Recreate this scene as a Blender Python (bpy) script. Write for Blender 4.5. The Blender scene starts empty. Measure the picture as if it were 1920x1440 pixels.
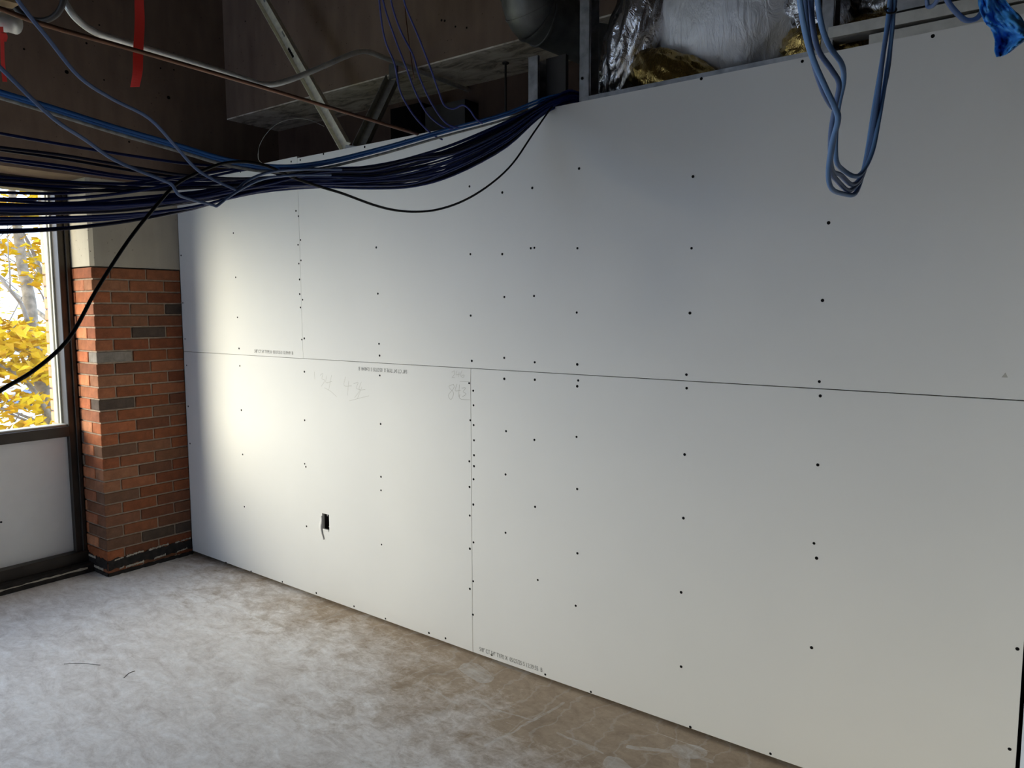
import bpy, bmesh, math, random
from mathutils import Vector, Matrix, noise
random.seed(7)
S = bpy.context.scene
COL = S.collection
PI = math.pi

# ------------------------------------------------------------------ camera
FPX = 1402.6
CAMR = Matrix(((0.79746, -0.05749, 0.60063), (0.60337, 0.07937, -0.79350), (-0.00205, 0.99519, 0.09799)))
CAMC = Vector((4.739, -2.6439, 1.6508))
cd = bpy.data.cameras.new('camera')
cam = bpy.data.objects.new('camera', cd); COL.objects.link(cam)
cam.matrix_world = Matrix.Translation(CAMC) @ CAMR.to_4x4()
cd.sensor_width = 36.0
cd.lens = FPX / 1920 * 36.0
cd.clip_start = 0.02; cd.clip_end = 500
S.camera = cam

# ------------------------------------------------------------------ sky, light, exposure
SKY = 3.6
w = bpy.data.worlds.new('sky'); S.world = w; w.use_nodes = True
nt = w.node_tree; bg = nt.nodes['Background']
bg.inputs['Color'].default_value = (0.71, 0.885, 1.21, 1)
bg.inputs['Strength'].default_value = SKY
sl = bpy.data.lights.new('hazy_sun', 'SUN'); sl.energy = 5.7; sl.angle = math.radians(34); sl.color = (1.0, 0.89, 0.64)
so = bpy.data.objects.new('hazy_sun', sl); COL.objects.link(so)
EL = math.radians(14.5); sdir = Vector((0.50 * math.cos(EL), 0.866 * math.cos(EL), -math.sin(EL)))
so.rotation_euler = sdir.to_track_quat('-Z', 'Y').to_euler()
S.view_settings.view_transform = 'Standard'
S.view_settings.look = 'None'
S.view_settings.exposure = 0.12
S.view_settings.gamma = 1.0
S.view_settings.use_curve_mapping = False
S.cycles.use_denoising = True
S.cycles.max_bounces = 10
S.cycles.diffuse_bounces = 6
S.cycles.transparent_max_bounces = 16
S.cycles.sample_clamp_indirect = 6

def portal(x, y0, y1, z0, z1):
    d = bpy.data.lights.new('window_portal', 'AREA'); d.shape = 'RECTANGLE'
    d.size = abs(y1 - y0); d.size_y = z1 - z0; d.energy = 1; d.cycles.is_portal = True
    o = bpy.data.objects.new('window_portal', d); COL.objects.link(o)
    o.matrix_world = Matrix(((0, 0, -1, x), (1, 0, 0, (y0 + y1) / 2), (0, 1, 0, (z0 + z1) / 2), (0, 0, 0, 1)))
    # area light shines along its local -Z: +X, into the room

# ------------------------------------------------------------------ helpers
def at(u, v, d):
    return CAMC + CAMR @ Vector(((u - 960) / FPX * d, -(v - 720) / FPX * d, -d))
def onp(u, v, ax, val):
    r = CAMR @ Vector(((u - 960) / FPX, -(v - 720) / FPX, -1))
    return CAMC + r * ((val - CAMC[ax]) / r[ax])

def wloc(o):
    p = Vector((0, 0, 0))
    while o is not None:
        p += o.location; o = o.parent
    return p
def attach(o, parent):
    # parts are modelled in world coordinates; only things at top level carry a location
    if parent is not None:
        o.parent = parent
        top = parent
        while top.parent: top = top.parent
        if parent is top: o.matrix_parent_inverse = Matrix.Translation(-top.location)
def link(name, me, mat, parent=None, smooth=False):
    if mat is not None and len(me.materials) == 0: me.materials.append(mat)
    if smooth:
        for f in me.polygons: f.use_smooth = True
    o = bpy.data.objects.new(name, me); COL.objects.link(o)
    attach(o, parent)
    return o
def mesh(name, verts, faces):
    me = bpy.data.meshes.new(name); me.from_pydata([tuple(v) for v in verts], [], faces); me.update(); return me
def tag(o, label=None, cat=None, group=None, kind=None):
    if label: o['label'] = label
    if cat: o['category'] = cat
    if group: o['group'] = group
    if kind: o['kind'] = kind
    return o
def thing(name, loc, label=None, cat=None, group=None, kind=None):
    o = bpy.data.objects.new(name, None); COL.objects.link(o); o.location = loc; o.empty_display_size = 0.1
    return tag(o, label, cat, group, kind)
BOXF = [(0, 3, 2, 1), (4, 5, 6, 7), (0, 1, 5, 4), (1, 2, 6, 5), (2, 3, 7, 6), (3, 0, 4, 7)]
def boxv(a, b):
    return [(a[0], a[1], a[2]), (b[0], a[1], a[2]), (b[0], b[1], a[2]), (a[0], b[1], a[2]),
            (a[0], a[1], b[2]), (b[0], a[1], b[2]), (b[0], b[1], b[2]), (a[0], b[1], b[2])]
def box(name, a, b, mat, parent=None, bevel=0.0):
    me = mesh(name, boxv(a, b), BOXF)
    if bevel:
        bm = bmesh.new(); bm.from_mesh(me)
        bmesh.ops.bevel(bm, geom=bm.edges[:], offset=bevel, segments=1, affect='EDGES')
        bm.to_mesh(me); bm.free()
    return link(name, me, mat, parent)
class MB:
    def __init__(s): s.v = []; s.f = []
    def add(s, v, f):
        n = len(s.v); s.v += [tuple(x) for x in v]; s.f += [tuple(i + n for i in q) for q in f]
    def box(s, a, b): s.add(boxv(a, b), BOXF)
    def obox(s, p, q, wx, wy, up=Vector((0, 0, 1))):
        p = Vector(p); q = Vector(q); d = (q - p).normalized(); x = d.cross(up).normalized(); y = x.cross(d)
        vs = []
        for e in (p, q):
            for a, b in ((-1, -1), (1, -1), (1, 1), (-1, 1)): vs.append(e + x * a * wx / 2 + y * b * wy / 2)
        s.add(vs, BOXF)
    def tube(s, pts, r, n=8, closed_ends=True):
        v, f = tubegeo(pts, r, n); s.add(v, f)
    def build(s, name, mat, parent=None, smooth=False):
        return link(name, mesh(name, s.v, s.f), mat, parent, smooth)
def smooth_path(pts, k=6):
    P = [Vector(p) for p in pts]
    if len(P) < 3: return P
    P = [P[0] * 2 - P[1]] + P + [P[-1] * 2 - P[-2]]
    out = []
    for i in range(1, len(P) - 2):
        p0, p1, p2, p3 = P[i - 1:i + 3]
        t0 = 0; t1 = t0 + max(1e-5, (p1 - p0).length) ** .5; t2 = t1 + max(1e-5, (p2 - p1).length) ** .5; t3 = t2 + max(1e-5, (p3 - p2).length) ** .5
        for j in range(k):
            t = t1 + (t2 - t1) * j / k
            a1 = p0 * ((t1 - t) / (t1 - t0)) + p1 * ((t - t0) / (t1 - t0)); a2 = p1 * ((t2 - t) / (t2 - t1)) + p2 * ((t - t1) / (t2 - t1)); a3 = p2 * ((t3 - t) / (t3 - t2)) + p3 * ((t - t2) / (t3 - t2))
            b1 = a1 * ((t2 - t) / (t2 - t0)) + a2 * ((t - t0) / (t2 - t0)); b2 = a2 * ((t3 - t) / (t3 - t1)) + a3 * ((t - t1) / (t3 - t1))
            out.append(b1 * ((t2 - t) / (t2 - t1)) + b2 * ((t - t1) / (t2 - t1)))
    out.append(P[-2]); return out
def tubegeo(pts, r, n=8):
    P = [Vector(p) for p in pts]; v = []; f = []
    nrm = None
    for i, p in enumerate(P):
        t = (P[min(i + 1, len(P) - 1)] - P[max(i - 1, 0)]).normalized()
        if nrm is None: nrm = t.orthogonal().normalized()
        nrm = (nrm - t * nrm.dot(t)).normalized(); b = t.cross(nrm)
        rr = r(i / (len(P) - 1)) if callable(r) else r
        for j in range(n):
            a = 2 * PI * j / n; v.append(p + (nrm * math.cos(a) + b * math.sin(a)) * rr)
    for i in range(len(P) - 1):
        for j in range(n):
            k = (j + 1) % n; f.append((i * n + j, i * n + k, (i + 1) * n + k, (i + 1) * n + j))
    f.append(tuple(range(n - 1, -1, -1))); f.append(tuple(range((len(P) - 1) * n, len(P) * n)))
    return v, f
def tube(name, pts, r, mat, parent=None, k=6, n=8):
    v, f = tubegeo(smooth_path(pts, k) if k > 1 else pts, r, n)
    return link(name, mesh(name, v, f), mat, parent, True)

# ------------------------------------------------------------------ materials
def N(t, kind, **kw):
    n = t.nodes.new(kind)
    for k, x in kw.items():
        if k in n.inputs: n.inputs[k].default_value = x
        else: setattr(n, k, x)
    return n
def ramp(t, fac, stops):
    r = t.nodes.new('ShaderNodeValToRGB'); e = r.color_ramp.elements
    while len(e) < len(stops): e.new(0.5)
    for el, (p, c) in zip(e, stops): el.position = p; el.color = c if len(c) == 4 else (*c, 1)
    t.links.new(fac, r.inputs['Fac']); return r.outputs['Color']
def mix(t, fac, a, b, mode='MIX'):
    m = t.nodes.new('ShaderNodeMix'); m.data_type = 'RGBA'; m.blend_type = mode
    for s, x in ((m.inputs[0], fac), (m.inputs[6], a), (m.inputs[7], b)):
        if hasattr(x, 'is_linked') or hasattr(x, 'links'): t.links.new(x, s)
        elif isinstance(x, (int, float)): s.default_value = x
        else: s.default_value = (*x, 1) if len(x) == 3 else x
    return m.outputs[2]
def base(name, rough=0.6, metal=0.0, spec=0.5):
    m = bpy.data.materials.new(name); m.use_nodes = True; t = m.node_tree; b = t.nodes['Principled BSDF']
    b.inputs['Roughness'].default_value = rough; b.inputs['Metallic'].default_value = metal
    b.inputs['Specular IOR Level'].default_value = spec
    return m, t, b
def coords(t, scale=(1, 1, 1), rot=(0, 0, 0)):
    c = t.nodes.new('ShaderNodeTexCoord'); mp = N(t, 'ShaderNodeMapping'); mp.inputs['Scale'].default_value = scale
    mp.inputs['Rotation'].default_value = rot
    t.links.new(c.outputs['Object'], mp.inputs['Vector']); return mp.outputs['Vector']
def noisefac(t, vec, scale, detail=4, dist=0.0, rough=0.5):
    n = N(t, 'ShaderNodeTexNoise', Scale=scale, Detail=detail, Distortion=dist, Roughness=rough)
    t.links.new(vec, n.inputs['Vector']); return n.outputs['Fac']
def bump(t, b, h, strength=0.2, dist=0.01):
    n = N(t, 'ShaderNodeBump', Strength=strength, Distance=dist); t.links.new(h, n.inputs['Height']); t.links.new(n.outputs['Normal'], b.inputs['Normal'])
def plain(name, c, rough=0.6, metal=0.0, spec=0.5, var=0.12, scale=8, bmp=0.0):
    m, t, b = base(name, rough, metal, spec); v = coords(t)
    f = noisefac(t, v, scale)
    lo = [x * (1 - var) for x in c]; hi = [min(1, x * (1 + var)) for x in c]
    t.links.new(ramp(t, f, [(0.3, lo), (0.7, hi)]), b.inputs['Base Color'])
    if bmp: bump(t, b, f, bmp)
    return m
M = {}
M['drywall'] = plain('drywall_paper', (0.80, 0.795, 0.78), 0.75, spec=0.25, var=0.012, scale=3)
M['gypsum'] = plain('gypsum_core', (0.83, 0.82, 0.80), 0.9, spec=0.1, var=0.05, scale=90)
M['steel'] = plain('galvanized_steel', (0.42, 0.43, 0.45), 0.42, 0.85, var=0.25, scale=26)
M['brace_dull'] = plain('dull_zinc', (0.34, 0.32, 0.27), 0.55, 0.1, var=0.2, scale=30)
M['brace'] = plain('pale_zinc', (0.74, 0.70, 0.58), 0.5, 0.15, var=0.15, scale=40)
M['steel_bright'] = plain('bright_conduit', (0.68, 0.67, 0.63), 0.33, 0.45, var=0.1, scale=30)
M['duct'] = plain('duct_metal', (0.17, 0.17, 0.165), 0.5, 0.7, var=0.3, scale=9)
M['dark_metal'] = plain('dark_pipe', (0.055, 0.05, 0.048), 0.5, 0.4, var=0.2)
M['copper'] = plain('brown_rod', (0.16, 0.075, 0.045), 0.4, 0.6, var=0.2, scale=20)
M['screw'] = plain('black_phosphate', (0.006, 0.006, 0.006), 0.8, 0.0, 0.1)
M['bronze'] = plain('bronze_frame', (0.038, 0.030, 0.024), 0.4, 0.4, var=0.2)
M['stop'] = plain('pale_glazing_stop', (0.55, 0.53, 0.46), 0.5, var=0.05)
M['navy'] = plain('navy_jacket', (0.005, 0.019, 0.13), 0.42, spec=0.4, var=0.15)
M['navy2'] = plain('deep_navy_jacket', (0.004, 0.006, 0.03), 0.42, spec=0.4, var=0.15)
M['blue'] = plain('blue_jacket', (0.02, 0.12, 0.40), 0.4, spec=0.4, var=0.12)
M['slate'] = plain('slate_blue_jacket', (0.075, 0.135, 0.31), 0.42, spec=0.5, var=0.12)
M['indigo'] = plain('indigo_jacket', (0.05, 0.06, 0.24), 0.42, spec=0.4, var=0.12)
M['sky'] = plain('light_blue_jacket', (0.115, 0.235, 0.50), 0.45, spec=0.4, var=0.12)
M['black'] = plain('black_jacket', (0.004, 0.004, 0.005), 0.55, spec=0.2)
M['greyjk'] = plain('grey_jacket', (0.36, 0.36, 0.34), 0.5, var=0.35, scale=60)
M['red'] = plain('red_flagging', (0.80, 0.035, 0.02), 0.55, var=0.08)
M['film'] = plain('blue_film', (0.06, 0.32, 0.84), 0.45, spec=0.4, var=0.2, scale=14)
M['wood'] = plain('raw_wood', (0.45, 0.31, 0.17), 0.7, var=0.15, scale=20)
M['panel'] = plain('grey_infill', (0.80, 0.79, 0.78), 0.6, spec=0.3, var=0.03)
M['doorwhite'] = plain('pale_door_paint', (0.72, 0.78, 0.86), 0.4, var=0.02)
M['ink'] = plain('grey_ink', (0.30, 0.30, 0.29), 0.8, spec=0.1)
M['pencil'] = plain('pencil_graphite', (0.50, 0.49, 0.45), 0.6, spec=0.2)
M['mortar'] = plain('mortar', (0.36, 0.28, 0.215), 0.95, spec=0.1, var=0.2, scale=40)
M['mastic'] = plain('black_mastic', (0.018, 0.014, 0.012), 0.85, var=0.5, scale=30, bmp=0.4)
M['plaster'] = plain('old_plaster', (0.50, 0.45, 0.37), 0.9, var=0.2, scale=40)
M['hole'] = plain('hole_dark', (0.006, 0.005, 0.005), 0.9, spec=0.05)
M['pale'] = plain('pale_pavement', (0.45, 0.44, 0.42), 0.9, var=0.1, scale=0.6)
M['house'] = plain('pale_siding', (0.62, 0.62, 0.60), 0.8, var=0.08, scale=2)
M['car'] = plain('car_paint', (0.20, 0.24, 0.33), 0.25, 0.3, var=0.05)
M['carglass'] = plain('car_glass', (0.03, 0.035, 0.045), 0.1, var=0.05)
M['rubber'] = plain('rubber', (0.02, 0.02, 0.02), 0.8)
M['lawn'] = plain('lawn', (0.30, 0.27, 0.10), 0.95, var=0.4, scale=1.2)
M['bark'] = plain('bark', (0.24, 0.20, 0.15), 0.9, var=0.4, scale=14)
M['twig'] = plain('twig', (0.22, 0.18, 0.14), 0.9, var=0.3, scale=14)

def concrete(name, dark, light, scale=2.0, rough=0.85):
    m, t, b = base(name, rough, spec=0.25)
    v = coords(t); vs = coords(t, (1, 1, 0.25))
    a = noisefac(t, v, scale, 6, 0.4); s = noisefac(t, vs, scale * 6, 5)
    p = noisefac(t, v, 55, 3)
    c = ramp(t, a, [(0.3, dark), (0.72, light)])
    c = mix(t, 0.35, c, ramp(t, s, [(0.35, dark), (0.65, light)]))
    c = mix(t, ramp(t, p, [(0.26, (1, 1, 1)), (0.31, (0, 0, 0))]), c, [x * 0.35 for x in dark])
    t.links.new(c, b.inputs['Base Color']); bump(t, b, p, 0.15, 0.004)
    return m
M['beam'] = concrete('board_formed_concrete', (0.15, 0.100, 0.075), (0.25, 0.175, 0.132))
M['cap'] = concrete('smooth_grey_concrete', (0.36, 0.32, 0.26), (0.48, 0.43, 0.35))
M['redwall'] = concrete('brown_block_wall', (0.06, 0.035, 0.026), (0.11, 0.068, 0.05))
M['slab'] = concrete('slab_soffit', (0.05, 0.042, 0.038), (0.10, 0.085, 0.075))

# mottled soffit, whitened to stand in for light reaching it
m, t, b = base('whitened_soffit', 0.9, spec=0.2); v = coords(t, (1, 2.5, 1))
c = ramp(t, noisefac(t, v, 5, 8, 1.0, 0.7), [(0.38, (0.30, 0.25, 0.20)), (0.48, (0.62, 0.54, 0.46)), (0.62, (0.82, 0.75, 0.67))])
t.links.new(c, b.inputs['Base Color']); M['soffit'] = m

# brick: per-object colour
m, t, b = base('fired_brick', 0.85, spec=0.25); oi = t.nodes.new('ShaderNodeObjectInfo'); v = coords(t)
f = noisefac(t, v, 26, 6, 0.5, 0.65)
c = mix(t, 1.0, oi.outputs['Color'], ramp(t, f, [(0.25, (0.62, 0.60, 0.58)), (0.75, (1.25, 1.22, 1.2))]), 'MULTIPLY')
t.links.new(c, b.inputs['Base Color']); bump(t, b, f, 0.35, 0.006); M['brick'] = m

# foil
def foil(name, col, rough, sc, bs, met=1.0):
    m, t, b = base(name, rough, met); v = coords(t, (1, 1, 1)); vv = coords(t, (3.0, 1.0, 1.0), (0.3, 0.5, 0.6))
    f = noisefac(t, vv, sc, 5, 1.6, 0.6)
    t.links.new(ramp(t, noisefac(t, v, 5), [(0.3, [x * 0.85 for x in col]), (0.7, col)]), b.inputs['Base Color'])
    bump(t, b, f, bs, 0.02); return m
M['foil'] = foil('silver_foil', (0.80, 0.80, 0.83), 0.24, 7, 0.55)
M['foil_smooth'] = foil('silver_foil_taut', (0.82, 0.82, 0.86), 0.5, 6, 0.4, 0.6)
M['gold'] = foil('gold_foil', (0.60, 0.42, 0.14), 0.22, 9, 0.7)

# glass
m = bpy.data.materials.new('window_glass'); m.use_nodes = True; t = m.node_tree; t.nodes.clear()
o_ = t.nodes.new('ShaderNodeOutputMaterial'); tr = N(t, 'ShaderNodeBsdfTransparent'); tr.inputs['Color'].default_value = (0.95, 0.96, 0.95, 1)
gl = N(t, 'ShaderNodeBsdfGlossy'); gl.inputs['Roughness'].default_value = 0.02
lw_ = N(t, 'ShaderNodeLayerWeight', Blend=0.5); pw = N(t, 'ShaderNodeMath', operation='POWER'); pw.inputs[1].default_value = 5.0
t.links.new(lw_.outputs['Facing'], pw.inputs[0]); fr = N(t, 'ShaderNodeMath', operation='MULTIPLY_ADD'); fr.inputs[1].default_value = 0.5; fr.inputs[2].default_value = 0.025
t.links.new(pw.outputs[0], fr.inputs[0])
ms = t.nodes.new('ShaderNodeMixShader'); t.links.new(fr.outputs[0], ms.inputs[0]); t.links.new(tr.outputs[0], ms.inputs[1]); t.links.new(gl.outputs[0], ms.inputs[2])
t.links.new(ms.outputs[0], o_.inputs['Surface']); M['glass'] = m

# leaf
m, t, b = base('yellow_leaf', 0.6, spec=0.2); v = coords(t)
c = ramp(t, noisefac(t, v, 3.5, 3), [(0.25, (0.44, 0.18, 0.003)), (0.40, (0.54, 0.30, 0.002)), (0.6, (0.58, 0.38, 0.003)), (0.8, (0.52, 0.40, 0.01))])
t.links.new(c, b.inputs['Base Color'])
b.inputs['Subsurface Weight'].default_value = 0.0
M['leaf'] = m

# floor: worn concrete, brown stain, pale drywall dusting with painted window gloss, scratches and chalk marks
m, t, b = base('dusty_concrete_floor', 0.62, spec=0.35); v = coords(t); L = t.links.new
def math_(op, a, b_=None, clamp=False):
    n = t.nodes.new('ShaderNodeMath'); n.operation = op; n.use_clamp = clamp
    for i, x in enumerate((a, b_)):
        if x is None: continue
        if isinstance(x, (int, float)): n.inputs[i].default_value = x
        else: L(x, n.inputs[i])
    return n.outputs[0]
wob = N(t, 'ShaderNodeTexNoise', Scale=3.0, Detail=3)
L(v, wob.inputs['Vector'])
vadd = t.nodes.new('ShaderNodeVectorMath'); vadd.operation = 'MULTIPLY_ADD'
L(wob.outputs['Color'], vadd.inputs[0]); vadd.inputs[1].default_value = (0.10, 0.10, 0); L(v, vadd.inputs[2])
wv = vadd.outputs[0]
f1 = noisefac(t, v, 1.5, 8, 0.6, 0.66)
f2 = noisefac(t, wv, 4.5, 9, 0.7, 0.72)
f3 = noisefac(t, coords(t, (1.0, 2.2, 1), (0, 0, 0.9)), 4.5, 11, 0.9, 0.78)
f4 = noisefac(t, v, 70, 3)
f5 = noisefac(t, coords(t, (1.0, 1.7, 1), (0, 0, 0.6)), 11, 12, 0.5, 0.8)
f6 = noisefac(t, v, 38, 8, 0.3, 0.8)
brown = ramp(t, f2, [(0.25, (0.30, 0.215, 0.14)), (0.5, (0.44, 0.335, 0.235)), (0.8, (0.56, 0.46, 0.35))])
dust_gloss = ramp(t, f3, [(0.28, (0.55, 0.49, 0.45)), (0.5, (0.84, 0.795, 0.765)), (0.72, (0.99, 0.98, 0.98))])
sep = t.nodes.new('ShaderNodeSeparateXYZ'); L(v, sep.inputs[0])
# dusty whitening plus painted window gloss away from the wall, thinning towards the right
dd = math_('ADD', math_('MULTIPLY', sep.outputs['Y'], -0.85), math_('MULTIPLY', sep.outputs['X'], -0.17))
dd = math_('ADD', dd, math_('MULTIPLY', f1, 1.1)); dd = math_('ADD', dd, math_('MULTIPLY', f2, 0.9)); dd = math_('ADD', dd, math_('MULTIPLY', f5, 0.9))
dm = ramp(t, math_('SUBTRACT', dd, 0.86), [(0.34, (0.04, 0.04, 0.04)), (0.80, (0.97, 0.97, 0.97))])
col = mix(t, dm, brown, dust_gloss)
col = mix(t, 1.0, col, ramp(t, f5, [(0.30, (0.78, 0.76, 0.74)), (0.55, (1.0, 1.0, 1.0)), (0.72, (1.12, 1.12, 1.13))]), 'MULTIPLY')
col = mix(t, 1.0, col, ramp(t, f6, [(0.28, (0.80, 0.78, 0.76)), (0.5, (1.0, 1.0, 1.0))]), 'MULTIPLY')
for rz_, sc_, lo_ in ((0.55, 1.0, 0.70), (1.25, 1.3, 0.715), (-0.35, 0.8, 0.72)):      # fine pale scrape marks
    sn = noisefac(t, coords(t, (1.6 * sc_, 34 * sc_, 1), (0, 0, rz_)), 2.0, 4, 0.6, 0.6)
    col = mix(t, ramp(t, sn, [(lo_ - .03, (0, 0, 0)), (lo_ + .02, (0.42, 0.42, 0.42))]), col, (0.90, 0.89, 0.88))
col = mix(t, ramp(t, f4, [(0.70, (0, 0, 0)), (0.78, (0.5, 0.5, 0.5))]), col, (0.75, 0.74, 0.73))
# swirled trowel lines
wvn = N(t, 'ShaderNodeTexWave', Scale=3.0, Distortion=9.0, Detail=6.0); wvn.inputs['Detail Scale'].default_value = 1.6; L(v, wvn.inputs['Vector'])
col = mix(t, ramp(t, wvn.outputs['Fac'], [(0.0, (0.22, 0.22, 0.22)), (0.05, (0, 0, 0))]), col, (0.70, 0.68, 0.66))
def seg(p, q, r):
    sb = t.nodes.new('ShaderNodeVectorMath'); sb.operation = 'SUBTRACT'; L(wsmall, sb.inputs[0]); sb.inputs[1].default_value = (p[0], p[1], 0)
    d = (q[0] - p[0], q[1] - p[1], 0); l2 = d[0] ** 2 + d[1] ** 2
    dt = t.nodes.new('ShaderNodeVectorMath'); dt.operation = 'DOT_PRODUCT'; L(sb.outputs[0], dt.inputs[0]); dt.inputs[1].default_value = (d[0] / l2, d[1] / l2, 0)
    cl = math_('ADD', dt.outputs['Value'], 0.0, True)
    sc = t.nodes.new('ShaderNodeVectorMath'); sc.operation = 'SCALE'; sc.inputs[0].default_value = d; L(cl, sc.inputs['Scale'])
    ds = t.nodes.new('ShaderNodeVectorMath'); ds.operation = 'DISTANCE'; L(sb.outputs[0], ds.inputs[0]); L(sc.outputs[0], ds.inputs[1])
    return math_('LESS_THAN', ds.outputs['Value'], r)
va2 = t.nodes.new('ShaderNodeVectorMath'); va2.operation = 'MULTIPLY_ADD'
wn2 = N(t, 'ShaderNodeTexNoise', Scale=9.0, Detail=5); L(v, wn2.inputs['Vector'])
L(wn2.outputs['Color'], va2.inputs[0]); va2.inputs[1].default_value = (0.05, 0.05, 0); 
va3 = t.nodes.new('ShaderNodeVectorMath'); va3.operation = 'ADD'; L(v, va2.inputs[2]); L(va2.outputs[0], va3.inputs[0]); va3.inputs[1].default_value = (-0.025, -0.025, 0)
fl = t.nodes.new('ShaderNodeVectorMath'); fl.operation = 'MULTIPLY'; L(va3.outputs[0], fl.inputs[0]); fl.inputs[1].default_value = (1, 1, 0)
wsmall = fl.outputs[0]
def fp(u, v_): q = onp(u, v_, 2, 0); return (q.x, q.y)
marks = None
for a, c_, r, s in [((1252, 1400), (1262, 1401), 0.0, 0), ((1278, 1408), (1300, 1410), 0.045, 0.8), ((1284, 1420), (1284, 1450), 0.022, 0.5), ((1178, 1401), (1262, 1408), 0.010, 0.7),
                    ((1310, 1420), (1335, 1428), 0.010, 0.5), ((910, 1398), (1000, 1352), 0.006, 0.55), ((1000, 1352), (1055, 1318), 0.008, 0.5), ((888, 1305), (920, 1328), 0.007, 0.5),
                    ((920, 1328), (1000, 1352), 0.006, 0.5), ((1045, 1372), (1130, 1412), 0.006, 0.6), ((1085, 1392), (1110, 1402), 0.018, 0.45), ((1150, 1430), (1170, 1445), 0.04, 0.5),
                    ((880, 1252), (905, 1270), 0.05, 0.55), ((790, 1285), (860, 1320), 0.006, 0.4), ((600, 1200), (560, 1230), 0.008, 0.35), ((660, 1425), (700, 1442), 0.006, 0.6), ((365, 1215), (415, 1236), 0.007, 0.35),
                    ((320, 1335), (420, 1322), 0.006, 0.5), ((930, 1240), (990, 1262), 0.012, 0.4)]:
    if r == 0: continue
    k = math_('MULTIPLY', seg(fp(*a), fp(*c_), r), s)
    marks = k if marks is None else math_('MAXIMUM', marks, k)
marks = math_('MULTIPLY', marks, ramp(t, f3, [(0.38, (0.12, 0.12, 0.12)), (0.58, (1, 1, 1))]))
col = mix(t, marks, col, (0.72, 0.71, 0.69))
L(col, b.inputs['Base Color'])
L(ramp(t, f2, [(0.3, (0.48, 0.48, 0.48)), (0.7, (0.72, 0.72, 0.72))]), b.inputs['Roughness'])
bump(t, b, f2, 0.12, 0.01); M['floor'] = m

# ------------------------------------------------------------------ room shell
HEAD, SOF, SILL, WX = 2.42, 2.443, 0.945, -0.28
Y0, Y1 = -9.0, 0.86
CEIL = 3.9
fl_ = box('floor', (-0.42, Y0, -0.2), (13.0, 2.2, 0.0), M['floor']); tag(fl_, kind='structure')
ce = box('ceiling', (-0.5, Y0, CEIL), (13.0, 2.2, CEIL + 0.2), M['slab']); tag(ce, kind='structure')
wr = box('wall_right', (12.8, Y0, 0), (13.0, 2.2, CEIL), M['beam']); tag(wr, kind='structure')
wf = thing('wall_front', (4, Y0, 0), kind='structure')
FX0, FX1, FZ0, FZ1 = 0.3, 2.9, 0.3, 2.9      # unseen windows added behind the camera for bluish fill on the drywall
for a_, b_ in (((-0.42, FX0), (0, CEIL)), ((FX1, 13.0), (0, CEIL)), ((FX0, FX1), (0, FZ0)), ((FX0, FX1), (FZ1, CEIL))):
    box('wall_panel', (a_[0], Y0 - 0.2, b_[0]), (a_[1], Y0, b_[1]), M['beam'], wf)
w4 = thing('fill_window', (6, Y0 - .1, 0), kind='structure')
for i in range(4):
    x = FX0 + (FX1 - FX0) * i / 3; box('mullion', (x - .03, Y0 - .15, FZ0), (x + .03, Y0 - .05, FZ1), M['bronze'], w4)
for z in (FZ0, FZ1): box('rail', (FX0, Y0 - .15, z - .04), (FX1, Y0 - .05, z + .04), M['bronze'], w4)
box('pane', (FX0, Y0 - .105, FZ0), (FX1, Y0 - .1, FZ1), M['glass'], w4)
dpt = bpy.data.lights.new('window_portal', 'AREA'); dpt.shape = 'RECTANGLE'; dpt.size = FX1 - FX0; dpt.size_y = FZ1 - FZ0; dpt.cycles.is_portal = True
opt = bpy.data.objects.new('window_portal', dpt); COL.objects.link(opt)
opt.matrix_world = Matrix(((1, 0, 0, (FX0 + FX1) / 2), (0, 0, -1, Y0 - .2), (0, 1, 0, (FZ0 + FZ1) / 2), (0, 0, 0, 1)))
# concrete spandrel over the windows, running on past the partition
wl = thing('wall_left', (0, -1, SOF), kind='structure')
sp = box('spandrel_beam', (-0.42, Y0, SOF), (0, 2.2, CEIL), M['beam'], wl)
for u, v_, r in [(125, 135, .011), (316, 183, .011), (45, 92, .006), (162, 81, .006), (186, 47, .005), (301, 128, .005), (326, 131, .005), (195, 150, .005), (242, 266, .006)]:
    q = onp(u, v_, 0, 0.0); mb = MB(); mb.tube([q + Vector((-.004, 0, 0)), q + Vector((.0012, 0, 0))], r, 10); mb.build('tie_hole', M['hole'], wl)
# back wall below the cross beam, beyond the partition
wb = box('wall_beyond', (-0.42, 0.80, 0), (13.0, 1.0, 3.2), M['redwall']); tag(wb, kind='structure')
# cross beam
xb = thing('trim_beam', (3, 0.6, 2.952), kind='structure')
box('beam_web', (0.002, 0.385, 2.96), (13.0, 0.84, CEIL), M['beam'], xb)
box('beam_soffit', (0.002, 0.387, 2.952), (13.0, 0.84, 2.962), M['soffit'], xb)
for u, v_, r in [(828, 38, .006), (834, 39, .006), (854, 50, .005), (875, 52, .005), (460, 40, .005)]:
    q = onp(u, v_, 1, 0.385); mb = MB(); mb.tube([q + Vector((0, .004, 0)), q + Vector((0, -.0012, 0))], r, 10); mb.build('tie_hole', M['hole'], xb)

# column behind the partition (keeps the corner dark)
box('wall_stub', (-0.42, 0.017, 0), (-0.002, 0.80, SOF), M['cap']).__setitem__('kind', 'structure')

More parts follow.
